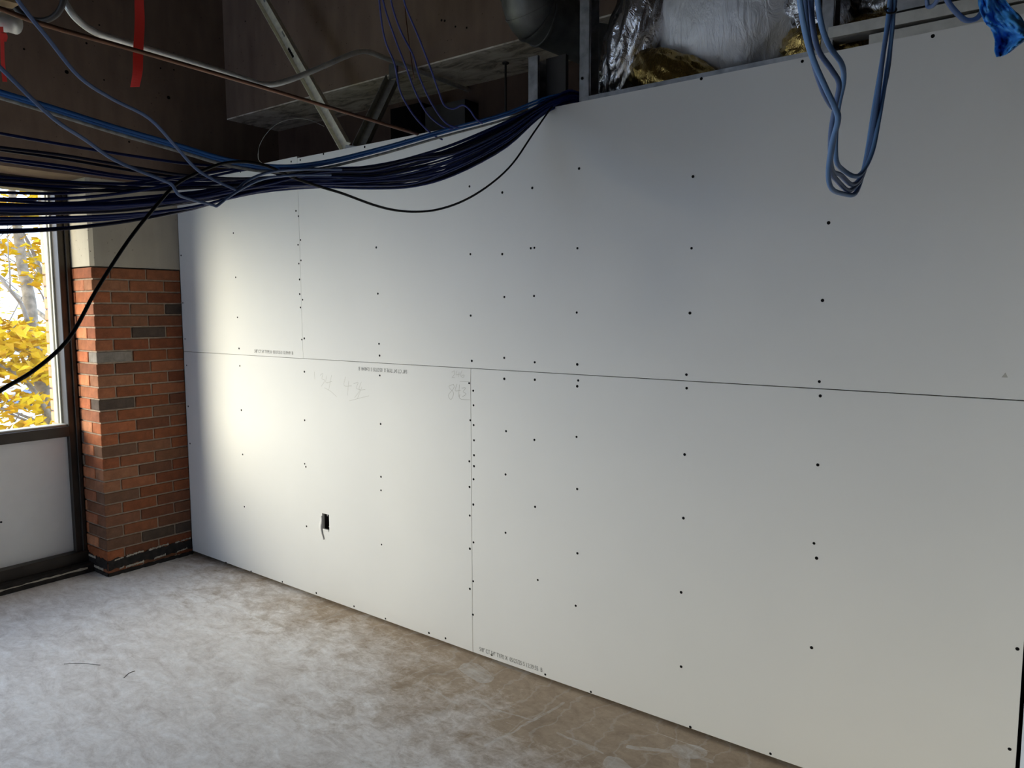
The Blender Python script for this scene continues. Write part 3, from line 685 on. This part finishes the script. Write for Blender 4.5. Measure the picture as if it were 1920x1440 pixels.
# ------------------------------------------------------------------ conduit, rod, ribbons
dC = 2.85; a = at(260, 85, dC); XC = a.x
pl_ = lambda u, v: onp(u, v, 0, XC)
cpts = [at(108, -60, 2.55), at(118, -5, 2.6), at(135, 25, 2.62), at(155, 45, 2.66), at(180, 61, 2.70), pl_(225, 76), pl_(330, 108), pl_(440, 142), pl_(470, 152), pl_(490, 158), pl_(512, 158), pl_(540, 151), pl_(600, 127), pl_(650, 105), pl_(670, 98), pl_(690, 97), pl_(710, 104), pl_(780, 131), pl_(860, 162), pl_(905, 178.5)]
cpts = [cpts[0] + Vector((-.03, 0, .5))] + cpts
tag(tube('metal_conduit', cpts, 0.0125, M['steel_bright'], None, 5, 12), 'silver bent metal conduit crossing below the dark beams', 'conduit')
rx = at(260, 95, 2.5).x; rp = lambda u, v: onp(u, v, 0, rx)
rpts = [rp(-60, -6), rp(0, 16), rp(70, 42), rp(260, 96), rp(480, 160), rp(640, 208), rp(785, 252)]
tag(tube('brown_pipe', rpts, 0.0075, M['copper'], None, 4, 10), 'thin brown pipe running just below the metal conduit', 'pipe')
def ribbon(name, pts, wd, label, parent=None):
    P = smooth_path([at(*p) for p in pts], 6); V = []; F = []; side = CAMR @ Vector((1, 0, 0)); nrm = CAMR @ Vector((0, 0, 1))
    for i, p in enumerate(P):
        tw = 0.12 * math.sin(i * .2); sd = side * math.cos(tw) + nrm * math.sin(tw)
        V += [p - sd * wd / 2 + nrm * .0003, p + sd * wd / 2 + nrm * .0003, p + sd * wd / 2 - nrm * .0003, p - sd * wd / 2 - nrm * .0003]
    for i in range(len(P) - 1):
        for j in range(4): k = (j + 1) % 4; F.append((4 * i + j, 4 * i + k, 4 * i + 4 + k, 4 * i + 4 + j))
    F += [(3, 2, 1, 0), tuple(range(4 * len(P) - 4, 4 * len(P)))]
    o = link(name, mesh(name, V, F), M['red'], parent, False)
    return tag(o, label, 'ribbon') if parent is None else o
ribbon('red_ribbon', [(263, -260, 2.62), (262, -60, 2.62), (261, 0, 2.62), (262, 40, 2.62), (259, 100, 2.62), (258, 135, 2.61), (253, 163, 2.61)], 0.034, 'long red flagging ribbon hanging behind the brown pipe')
# silver coupling with a short red ribbon knotted on it, top left corner
jb = thing('conduit_coupling', at(10, 40, 2.3), 'silver metal coupling in the top left corner', 'coupling')
mb = MB(); mb.tube([at(-90, 10, 2.3), at(-20, 31, 2.3), at(31, 46, 2.3)], 0.029, 20); mb.build('coupling_sleeve', M['steel_bright'], jb, True)
mb = MB(); mb.tube([at(5, 38, 2.3), at(12, 40.5, 2.3)], 0.032, 20); mb.build('coupling_ring', M['steel_bright'], jb, True)
mb = MB(); mb.tube([at(-90, 24, 2.36), at(27, 58, 2.36)], 0.008, 12); mb.build('coupling_rim', M['stop'], jb, True)
kr = thing('red_ribbon', at(3, 60, 2.26), 'short red ribbon knotted under the silver coupling', 'ribbon')
ribbon('ribbon_tail', [(2, 50, 2.26), (4, 75, 2.26), (5, 110, 2.26), (7, 135, 2.26), (9, 153, 2.26)], 0.013, None, kr)
ribbon('ribbon_loop', [(3, 60, 2.25), (9, 63, 2.24), (11, 70, 2.24), (8, 78, 2.24)], 0.012, None, kr)
c0 = at(72, -16, 2.55); ex = CAMR @ Vector((1, 0, 0)); ey = (CAMR @ Vector((0, .95, .3))).normalized()
tag(tube('coiled_pipe', [c0 + ex * (.098 * math.cos(i * PI / 18)) + ey * (.098 * math.sin(i * PI / 18)) + CAMR @ Vector((0, 0, .0006 * i)) for i in range(40)], 0.010, M['dark_metal'], None, 1, 10), 'dark coiled pipe loop at the top left edge', 'pipe')
wbk = thing('wood_block', at(10, -10, 2.2), 'pale wood block at the very top left corner', 'block')
mb = MB(); mb.obox(at(-160, -50, 2.1), at(28, -4, 2.3), 0.06, 0.05); mb.build('block', M['wood'], wbk)

# ------------------------------------------------------------------ cables
def cable(name, pts, r, mat, label, group=None, n=8, k=6, cat='cable'):
    o = tube(name, [p if isinstance(p, Vector) else at(*p) for p in pts], r, M[mat], None, k, n)
    return tag(o, label, cat, group)
def run_off(p):      # the runs carry on along the room and up to the ceiling behind the photographer's left shoulder
    return [Vector((p.x - .45, p.y - 2.4, CEIL - .02)), Vector((p.x - .40, p.y - 1.9, 3.2)), Vector((p.x - .25, p.y - 1.0, p.z + .5))]
G1 = 'dark blue cables of the sagging bundle'
L1 = 'dark blue cable in the sagging bundle across the window top'
lanes = [(250,272,292,308,318),(276,292,312,330,334),(281,298,319,336,340),(297,312,330,338,336),(301,317,334,343,340),(332,340,345,346,340),(337,345,352,352,346),(346,356,358,352,345),(341,350,344,328,314),(361,362,350,330,311),(372,373,360,338,315),(375,381,372,360,346),(383,385,381,371,353),
         (388,388,384,372,350),(391,391,387,374,352),(395,394,389,376,354),(398,397,390,377,355),(402,400,392,380,357),(409,408,402,388,360),(414,412,405,388,361),(420,417,408,390,359),(432,428,414,392,357),(435,430,416,391,358)]
env = {600: (318, 351), 700: (312, 354), 780: (292, 350), 850: (270, 331), 950: (226, 276), 1010: (196, 222), 1040: (181, 203)}
dep = {-420: 1.45, 0: 1.62, 120: 1.70, 240: 1.80, 360: 1.90, 480: 2.02, 600: 2.18, 700: 2.36, 780: 2.54, 850: 2.70, 950: 2.92, 1010: 3.05, 1040: 3.09}
order = list(range(len(lanes))); random.shuffle(order)
for i, ln in enumerate(lanes):
    jd = random.uniform(-.07, .07); s = (order[i] + .5) / len(lanes); s2 = min(1, max(0, s + random.uniform(-.25, .25)))
    if i >= 20: s = s2 = 0.97 - (i - 20) * .02
    pts = [at(-560, ln[0] - (ln[1] - ln[0]) * 3 - 40, 1.38 + jd), at(-160, ln[0] - (ln[1] - ln[0]) * 1.2 - 4, 1.53 + jd)]
    for u, v_ in zip((0, 120, 240, 360, 480), ln): pts.append(at(u, v_ + random.uniform(-1, 1), dep[u] + jd))
    for u, (lo, hi) in env.items():
        ss = s if u > 790 else s2; f_ = 1 if u < 900 else .4
        pts.append(at(u, lo + (hi - lo) * ss + random.uniform(-2, 2) * f_, dep[u] + jd * f_))
    e = pts[-1]; pts += [Vector((e.x + .05, .07, e.z + .03)), Vector((e.x + .10, .16, e.z - .03)), Vector((e.x + .12, .2, 2.2))]
    pts = run_off(pts[0]) + pts
    own = {0: 'dark blue cable highest of the loose strands left of the bundle knot', 1: 'blackish cable second highest of the loose strands above the window', 3: 'dark blue cable crossing the tan lintel just above the window head',
           8: 'dark blue cable rising from the window head to the upper strands', 19: 'dark blue cable just above the lowest two across the window', 21: 'dark blue cable second lowest across the window', 22: 'blackish cable hanging lowest across the window'}.get(i)
    cable('network_cable', pts, 0.0036, 'navy2' if i in (1, 2, 7, 22, 6, 17) else 'navy', own or L1, None if own else G1, 6, 4)
# extra strands only in the dense right-hand half, starting from the knot
G2 = 'dark blue cables joining the bundle right of the brick pier'
for i in range(9):
    s = (i + .5) / 9; jd = random.uniform(-.05, .05)
    pts = [at(-560, 300 + 6 * i, 1.42 + jd), at(-160, 340 + 5 * i, 1.55 + jd), at(0, 385 + 1.9 * i, 1.64 + jd), at(120, 384 + 1.9 * i, 1.72 + jd), at(240, 378 + 2 * i, 1.82 + jd), at(360, 362 + 1.8 * i, 1.92 + jd), at(480, 336 + 2 * i, 2.04 + jd)]
    for u, (lo, hi) in env.items():
        f_ = 1 if u < 900 else .4; pts.append(at(u, lo + (hi - lo) * (0.25 + .75 * s) + random.uniform(-2, 2) * f_, dep[u] + jd * f_))
    e = pts[-1]; pts += [Vector((e.x + .05, .07, e.z + .03)), Vector((e.x + .10, .16, e.z - .03)), Vector((e.x + .12, .2, 2.2))]
    pts = run_off(pts[0]) + pts
    cable('network_cable', pts, 0.0036, 'navy2' if i > 5 else 'navy', L1, G1, 6, 4)
# the bright blue pair with its grey companion on top of the bundle
top = [(-500, 40, 1.3), (-160, 128, 1.4), (0, 174, 1.5), (100, 204, 1.58), (215, 240, 1.68), (330, 273, 1.8), (430, 302, 1.9), (520, 314, 2.02), (600, 307, 2.15), (700, 284, 2.3), (830, 247, 2.6), (950, 214, 2.9), (1030, 184, 3.07)]
for j, (dv, mt, nm, lb) in enumerate([(-3, 'blue', 'network_cable', 'bright blue cable lying uppermost along the bundle'), (2, 'blue', 'network_cable', 'bright blue cable just below the uppermost blue one'), (9, 'greyjk', 'grey_cable', 'grey printed cable beneath the bright blue pair')]):
    pts = [at(u, v_ + dv, d_ + .01 * j) for u, v_, d_ in top]; e = pts[-1]; pts += [Vector((e.x + .05, .07, e.z + .02)), Vector((e.x + .10, .17, e.z - .04)), Vector((e.x + .12, .2, 2.2))]
    pts = run_off(pts[0]) + pts
    cable(nm, pts, 0.0042, mt, lb, None, 8, 5)
# two slate cables dropping from the ceiling with sharp kinks
cable('network_cable', [at(-40, -130, .93) + Vector((0, -.1, 1.7)), at(-40, -130, .93) + Vector((0, -.03, .4)), (-40, -130, .93), (25, -12, 1.0), (90, 72, 1.08), (150, 145, 1.16), (210, 185, 1.24), (280, 222, 1.33), (330, 275, 1.42), (375, 322, 1.5), (440, 354.5, 1.58), (443, 355.5, 1.585), (446.5, 353, 1.59), (462, 340, 1.62), (500, 324, 1.7), (560, 318, 1.85), (640, 318, 2.1)], 0.0030, 'slate', 'slate blue cable falling from the top left edge to a kink', None, 8, 5)
cable('network_cable', [at(-200, -90, .85) + Vector((0, -.1, 1.7)), at(-200, -90, .85) + Vector((0, -.03, .4)), (-200, -90, .85), (-40, 88, .98), (0, 126, 1.02), (100, 222, 1.12), (160, 262, 1.2), (215, 300, 1.27), (306, 338, 1.36), (322, 346, 1.38), (334, 364, 1.40), (352, 372, 1.43), (401, 385, 1.5), (405, 386.5, 1.505), (409, 384.5, 1.51), (430, 368, 1.55), (480, 340, 1.65), (530, 330, 1.8), (620, 328, 2.05)], 0.0030, 'slate', 'slate blue cable kinked lowest above the brick pier', None, 8, 5)
# four indigo cables hanging from the ceiling onto the bundle
hang = [[(709, -60), (711, 0), (722, 75), (740, 120), (750, 170), (775, 215), (811, 252), (830, 262)], [(714, -60), (718, 0), (740, 70), (760, 122), (780, 175), (803, 215), (832, 238), (850, 242)], [(728, -60), (733, 0), (750, 55), (775, 105), (785, 140), (810, 195), (838, 232), (860, 240)], [(750, -60), (757, 0), (785, 70), (808, 130), (822, 170), (834, 198), (850, 204), (868, 197), (880, 205), (892, 222), (905, 232)]]
for i, h in enumerate(hang):
    pts = [at(u, v_, 2.35 + (v_ + 60) / 330 * .3) for u, v_ in h]; pts = [pts[0] + Vector((0, 0, .6))] + pts
    cable('network_cable', pts, 0.0030, 'indigo', ['leftmost of four thin indigo cables hanging to the bundle', 'second from left of four thin hanging indigo cables', 'third from left of four thin hanging indigo cables', 'rightmost hanging indigo cable, ending in a small hump'][i], None, 8, 5)
pts = [at(757, -20, 2.5), at(762, 40, 2.5), at(770, 105, 2.5), at(777, 150, 2.5)]; pts = [pts[0] + Vector((0, 0, .9))] + pts
cable('tie_wire', pts, 0.002, 'copper', 'thin brown wire hanging between the indigo cables', None, 6, 4, 'wire')
# black cable: up from the window, over the bundle, down in a wide loop to the wall top
cable('black_cable', [Vector((2.7, -3.6, .004)), Vector((2.75, -3.2, .004)), Vector((2.9, -2.85, .05)), Vector((3.05, -2.62, .5)), (-330, 1010, 1.0), (-120, 820, 1.12), (0, 733, 1.22), (60, 697, 1.28), (125, 640, 1.34), (180, 545, 1.42), (240, 452, 1.5), (285, 395, 1.56), (330, 346, 1.62), (375, 322, 1.68), (420, 306, 1.74), (465, 304, 1.80), (503, 312, 1.84), (548, 332, 1.9), (600, 350, 1.98), (640, 362, 2.04), (700, 384, 2.15), (740, 394, 2.24), (780, 397, 2.33), (820, 393, 2.43), (870, 376, 2.56), (920, 345, 2.70), (960, 308, 2.82), (1000, 250, 2.95), (1030, 207, 3.05), (1045, 188, 3.10)], 0.0036, 'black', 'black cable rising from the window and looping down across the wall', None, 10, 5)
# loops hanging at the right, nearest the camera
loops = [[(1497, -25, .78), (1512, 70, .79), (1525, 112, .80), (1547, 162, .82), (1566, 203, .84), (1571, 222, .85), (1560, 268, .88), (1553, 330, .92), (1559, 353, .94), (1584, 364, .98), (1600, 365, 1.0), (1617, 349, 1.03), (1629, 305, 1.06), (1645, 205, 1.10), (1661, 110, 1.14), (1672, 30, 1.17), (1678, -25, 1.19)],
         [(1507, -25, .80), (1514, 60, .80), (1527, 122, .82), (1543, 170, .84), (1557, 196, .86), (1572, 215, .87), (1563, 262, .89), (1557, 318, .93), (1571, 340, .96), (1590, 357, .99), (1602, 351, 1.01), (1620, 328, 1.04), (1634, 272, 1.07), (1647, 195, 1.10), (1659, 100, 1.14), (1670, 30, 1.17), (1675, -25, 1.19)],
         [(1519, -25, .80), (1524, 50, .81), (1535, 95, .83), (1560, 132, .85), (1573, 156, .86), (1566, 200, .88), (1558, 250, .90), (1560, 318, .94), (1576, 328, .97), (1597, 346, 1.0), (1614, 332, 1.03), (1629, 285, 1.06), (1644, 210, 1.1), (1663, 130, 1.14), (1671, 45, 1.17), (1680, -25, 1.2)],
         [(1531, -25, .82), (1541, 50, .83), (1556, 88, .84), (1578, 120, .86), (1582, 150, .88), (1572, 200, .9), (1567, 255, .93), (1568, 300, .95), (1580, 318, .98), (1600, 330, 1.0), (1614, 326, 1.02), (1627, 290, 1.05), (1641, 225, 1.09), (1655, 140, 1.13), (1666, 60, 1.16), (1672, -25, 1.19)]]
lbl = ['lowest hanging blue cable of the loop at upper right', 'second lowest blue cable of the hanging loop at right', 'third lowest blue cable of the hanging loop at right', 'highest hanging blue cable of the loop at upper right']
for i, lp in enumerate(loops):
    pts = [at(u + ((i - 1.5) * 4.5 if k_ > 10 else 0), v_, d_) for k_, (u, v_, d_) in enumerate(lp)]; pts = [pts[0] + Vector((-.02, 0, .3))] + pts + [pts[-1] + Vector((.02, .02, .3))]
    cable('network_cable', pts, 0.0031, 'sky' if i in (0, 3) else 'slate', lbl[i], None, 10, 6)
cable('network_cable', [(1742, -40, 1.1), (1738, 0, 1.1), (1740, 12, 1.1), (1752, 8, 1.08), (1768, -20, 1.05)], 0.0031, 'slate', 'short blue cable loop peeking in at the top right', None, 8, 6)
cable('network_cable', [(1760, -50, .95), (1776, 0, .95), (1792, 22, .95), (1812, 38, .95), (1832, 34, .95), (1844, 14, .95), (1850, -40, .95)], 0.0033, 'slate', 'small blue cable loop beside the blue film scrap', None, 8, 6)
# zip tie holding the right leg of the loops
zt = [at(1660, 18, 1.16), at(1664, 24, 1.15), at(1676, 24, 1.16), at(1680, 16, 1.18), at(1672, 14, 1.19), at(1660, 18, 1.16)]
tag(tube('cable_tie', zt, 0.0015, M['black'], None, 3, 6), 'small black tie around the hanging blue cables', 'cable tie')
# fine wire curling over the left end of the wall top
cable('fine_wire', [onp(494, 309, 1, -.001), (484, 290, 3.9), (487, 272, 3.9), (500, 250, 3.9), (520, 232, 3.9), (550, 223, 3.92), (580, 225, 3.95), (608, 237, 3.98)], 0.0011, 'greyjk', 'fine pale wire curling above the left wall top', None, 5, 6, 'wire')

# crumpled blue film hanging at the top right
V = []; F = []; nu, nv = 26, 40
def along(P, s):
    x = s * (len(P) - 1); i = min(int(x), len(P) - 2); f_ = x - i
    return (P[i][0] + (P[i + 1][0] - P[i][0]) * f_, P[i][1] + (P[i + 1][1] - P[i][1]) * f_)
lft = [(1826, -60), (1832, -10), (1837, 22), (1846, 42), (1858, 52), (1865, 76), (1864, 96), (1868, 107)]
rgt = [(1868, -60), (1876, -14), (1893, 10), (1912, 30), (1932, 55), (1940, 66), (1925, 74), (1904, 87)]
for j in range(nv + 1):
    s = j / nv; a_ = along(lft, s); b_ = along(rgt, s)
    for i in range(nu + 1):
        q_ = i / nu; u = a_[0] + (b_[0] - a_[0]) * q_; v_ = a_[1] + (b_[1] - a_[1]) * q_ + 6 * math.sin(PI * q_) * (s ** 2)
        d_ = .93 + .05 * noise.noise(Vector((q_ * 2.2, s * 3.5, 5))) + .03 * abs(noise.noise(Vector((q_ * 4 + s * 3, s * 6 - q_ * 4, 8)))) + .012 * noise.noise(Vector((q_ * 11, s * 16, 2)))
        V.append(at(u, v_, d_))
for j in range(nv):
    for i in range(nu): a = j * (nu + 1) + i; F.append((a, a + 1, a + nu + 2, a + nu + 1))
fm = link('plastic_scrap', mesh('plastic_scrap', V, F), M['film'], None, True)
sm = fm.modifiers.new('thick', 'SOLIDIFY'); sm.thickness = 0.0008
tag(fm, 'crumpled bright blue plastic scrap hanging at the top right corner', 'plastic scrap')

# ------------------------------------------------------------------ pale door at the right end of the partition
dr = thing('door_1', (4.70, 0.0, 0), kind='structure')
a = Vector((4.671, 0.004, 0)); b_ = Vector((5.29, -0.60, 0)); dd_ = (b_ - a).normalized(); nn = Vector((dd_.y, -dd_.x, 0))
mb = MB(); mb.add([a, b_, b_ - nn * .04, a - nn * .04] + [p + Vector((0, 0, 2.1)) for p in (a, b_, b_ - nn * .04, a - nn * .04)], BOXF); mb.build('door_leaf', M['doorwhite'], dr)
mb = MB(); c = a + dd_ * .78; mb.tube([c + Vector((0, 0, 1.0)), c + nn * .05 + Vector((0, 0, 1.0)), c + nn * .05 - dd_ * .1 + Vector((0, 0, 1.0))], .009, 8); mb.build('door_handle', M['steel'], dr)
box('end_stud', (4.63, 0.045, 0), (4.70, 0.10, 2.48), M['screw'], dr)

# two dark fibres lying on the floor
for P, lb in (([(120, 1245), (150, 1243.5), (188, 1247)], 'long thin dark fibre lying flat on the pale floor'), ([(232, 1271), (242, 1262), (253, 1258)], 'short curved dark fibre on the floor right of the long one')):
    Q = [onp(u, v_, 2, 0.0012) for u, v_ in P]
    tag(tube('floor_fibre', Q, 0.0012, M['dark_metal'], None, 5, 6), lb, 'fibre')

# ------------------------------------------------------------------ outside
gr = box('ground', (-140, -90, -3.9), (-0.6, 90, -3.6), M['pale']); tag(gr, kind='structure')
lw = box('lawn_strip', (-16, -30, -3.6), (-2.0, 30, -3.56), M['lawn']); tag(lw, kind='structure')
def tree(label, trunk, branches, twigs, nleaf, regions, seed):
    random.seed(seed)
    tr_ = thing('maple_tree', Vector((trunk[0][0].x, trunk[0][0].y, -3.56)), label, 'tree', None)
    for P, r0, r1 in trunk_list(trunk): tube('trunk', P, lambda s, a=r0, b=r1: a + (b - a) * s, M['bark'], tr_, 5, 10)
    for P, r0, r1 in branches: tube('branch', P, lambda s, a=r0, b=r1: a + (b - a) * s, M['bark'] if r0 > .03 else M['twig'], tr_, 5, 7)
    mb = MB()
    for _ in range(twigs):
        u0, u1, v0, v1, d0, d1, _w = random.choices(regions, [x[6] for x in regions])[0]
        c = at(random.uniform(u0, u1), random.uniform(v0, v1), random.uniform(d0, d1)); dr_ = Vector((random.gauss(0, 1), random.gauss(0, 1), random.gauss(0, .5))).normalized()
        mb.tube([c, c + dr_ * .3 + Vector((0, 0, -.03)), c + dr_ * .6 + Vector((0, 0, -.1))], .006, 4)
    mb.build('twigs', M['twig'], tr_)['kind'] = 'stuff'
    mb = MB()
    for _ in range(nleaf):
        u0, u1, v0, v1, d0, d1, _w = random.choices(regions, [x[6] for x in regions])[0]
        cu_, cv_ = random.uniform(u0, u1), random.uniform(v0, v1); cc = at(cu_, cv_, random.uniform(d0, d1))
        for __ in range(6):
            c = cc + Vector((random.gauss(0, .14), random.gauss(0, .14), random.gauss(0, .03)))
            az = random.uniform(0, 2 * PI); L2 = random.uniform(.05, .085); e = Vector((math.cos(az), math.sin(az), random.uniform(-.9, .1))).normalized() * L2
            sd = e.cross(Vector((random.gauss(0, .6), random.gauss(0, .6), 1))).normalized() * L2 * .62; up_ = Vector((0, 0, .012))
            mb.add([c - e, c - e * .1 + sd + up_, c + e, c - e * .1 - sd + up_, c - e * .1 - up_], [(0, 4, 1), (1, 4, 2), (2, 4, 3), (3, 4, 0)])
    o = mb.build('foliage', M['leaf'], tr_); o['kind'] = 'stuff'
    return tr_
def trunk_list(t_): return [t_]
D = 9.0
tP = [at(205, 1500, 8.6), at(150, 1000, 8.7), at(100, 790, 8.8), at(78, 715, 8.9), at(62, 640, 9.0), at(55, 560, 9.0), at(42, 500, 9.1), at(33, 430, 9.1), at(25, 380, 9.2), at(20, 330, 9.2), at(10, 200, 9.3)]
brs = [([at(100, 790, 8.8), at(85, 765, 8.6), at(55, 722, 8.5), at(30, 700, 8.4), at(-10, 680, 8.2), at(-80, 650, 8.0)], .035, .012),
       ([at(92, 612, 9.4), at(85, 530, 9.4), at(65, 480, 9.5), at(45, 440, 9.5), at(18, 400, 9.6), at(-20, 370, 9.6)], .026, .016),
       ([at(52, 602, 8.5), at(40, 570, 8.5), at(20, 545, 8.4), at(0, 520, 8.4), at(-60, 470, 8.3)], .026, .016),
       ([at(19, 540, 8.3), at(18, 500, 8.2), at(16, 480, 8.2), at(14, 420, 8.2)], .010, .005),
       ([at(90, 590, 9.2), at(80, 555, 9.2), at(60, 525, 9.3), at(45, 500, 9.3), at(22, 488, 9.3), at(0, 470, 9.4)], .012, .006),
       ([at(104, 765, 8.9), at(70, 765, 8.8), at(40, 762, 8.7), at(0, 748, 8.6), at(-60, 740, 8.5)], .012, .007),
       ([at(85, 795, 8.6), at(50, 782, 8.5), at(20, 770, 8.4), at(-10, 762, 8.3), at(-70, 750, 8.2)], .018, .008),
       ([at(60, 793, 8.2), at(25, 778, 8.1), at(0, 765, 8.0), at(-60, 745, 7.9)], .015, .007)]
regs = [(-160, 100, 600, 640, 7.8, 9.6, 5), (-160, 98, 638, 662, 7.8, 9.4, 5), (-160, 98, 676, 700, 7.8, 9.2, 5), (-160, 60, 742, 752, 7.6, 9, 2), (40, 110, 690, 715, 8.4, 9.6, 2), (-100, 100, 755, 770, 7.8, 9, 1.6), (-160, 110, 788, 830, 7.8, 9, 4), (40, 100, 455, 540, 8.8, 10, 2.2), (-40, 60, 380, 410, 8.6, 9.8, 2.2), (40, 85, 345, 365, 8.8, 9.8, 1.0), (-160, 30, 430, 600, 8.4, 10, 2.0), (-500, -100, 250, 800, 8, 10.5, 9)]
tree('yellow leaved tree with a pale trunk just outside the window', (tP, .11, .028), brs, 50, 620, regs, 3)
off = lambda P, dx, dy: [p + Vector((dx, dy, 0)) for p in P]
random.seed(11)
bt = thing('maple_tree', Vector((-11, 6.0, -3.56)), 'hazy yellow tree farther back behind the pale trunk', 'tree')
tube('trunk', [(-13.5, 4.6, -3.6), (-13.5, 4.6, -1), (-13.6, 4.7, 2), (-13.8, 4.9, 6)], lambda s: .2 - .12 * s, M['bark'], bt, 4, 8)
for i in range(12):
    a = i * 2.4; z = -.5 + i * .45; tube('branch', [(-13.5, 4.6, z), (-13.5 + 1.2 * math.cos(a), 4.6 + 1.2 * math.sin(a), z + .6), (-13.5 + 2.6 * math.cos(a), 4.6 + 2.6 * math.sin(a), z + 1.3)], lambda s: .06 - .045 * s, M['bark'], bt, 4, 6)
mb = MB()
for _ in range(420):
    cc = Vector((-13.5 + random.gauss(0, 1.4), 4.6 + random.gauss(0, 1.8), random.uniform(-1.8, 6.0)))
    for __ in range(6):
        c = cc + Vector((random.gauss(0, .2), random.gauss(0, .2), random.gauss(0, .06))); az = random.uniform(0, 2 * PI); e = Vector((math.cos(az), math.sin(az), -.2)) * .08; sd = Vector((-math.sin(az), math.cos(az), .2)) * .05
        mb.add([c - e, c + sd, c + e, c - sd], [(0, 1, 2, 3)])
mb.build('foliage', M['leaf'], bt)['kind'] = 'stuff'
# parked car and a pale house across the street
cp = at(88, 770, 42); cr = thing('parked_car', Vector((cp.x, cp.y, -3.6)), 'grey blue parked car seen down through the branches', 'car')
cx_, cy_ = cp.x, cp.y
prof = [(-2.2, .35), (-2.2, .8), (-1.5, .95), (-.9, 1.42), (.9, 1.45), (1.6, .98), (2.2, .85), (2.2, .35)]
n = len(prof); mb = MB(); mb.add([(cx_ - .85, cy_ + y, -3.6 + z) for y, z in prof] + [(cx_ + .85, cy_ + y, -3.6 + z) for y, z in prof], [tuple(range(n)), tuple(range(2 * n - 1, n - 1, -1))] + [(i, n + i, n + (i + 1) % n, (i + 1) % n) for i in range(n)]); mb.build('car_body', M['car'], cr)
for y0, y1 in ((-.95, -.05), (.05, .95)):
    mb = MB(); mb.add([(cx_ + .86, cy_ + y0 * 1.25, -2.62), (cx_ + .86, cy_ + y1 * 1.25, -2.62), (cx_ + .86, cy_ + y1 * .9, -2.24), (cx_ + .86, cy_ + y0 * .9, -2.24)], [(0, 1, 2, 3)]); mb.build('car_window', M['carglass'], cr)
for y in (-1.35, 1.35):
    for x in (-.7, .7):
        mb = MB(); mb.tube([(cx_ + x - .1, cy_ + y, -3.27), (cx_ + x + .18, cy_ + y, -3.27)], .33, 16); mb.build('wheel', M['rubber'], cr)
hp = at(40, 700, 70); hs = thing('far_house', Vector((hp.x, hp.y, -3.6)), 'pale house far across the street behind the trees', 'house')
mb = MB(); mb.box((hp.x - 6, hp.y - 9, -3.6), (hp.x, hp.y + 9, 0.2)); mb.build('house_wall', M['house'], hs)
mb = MB(); mb.add([(hp.x - 6.3, hp.y - 9.4, .2), (hp.x + .4, hp.y - 9.4, .2), (hp.x + .4, hp.y + 9.4, .2), (hp.x - 6.3, hp.y + 9.4, .2), (hp.x - 3, hp.y - 9.4, 2.4), (hp.x - 3, hp.y + 9.4, 2.4)], [(0, 3, 2, 1), (1, 2, 5, 4), (3, 0, 4, 5), (0, 1, 4), (2, 3, 5)]); mb.build('house_roof', M['panel'], hs)
for y in (-6, -2, 2, 6):
    mb = MB(); mb.box((hp.x - .02, hp.y + y - .6, -2.2), (hp.x + .05, hp.y + y + .6, -.8)); mb.build('house_window', M['car'], hs)
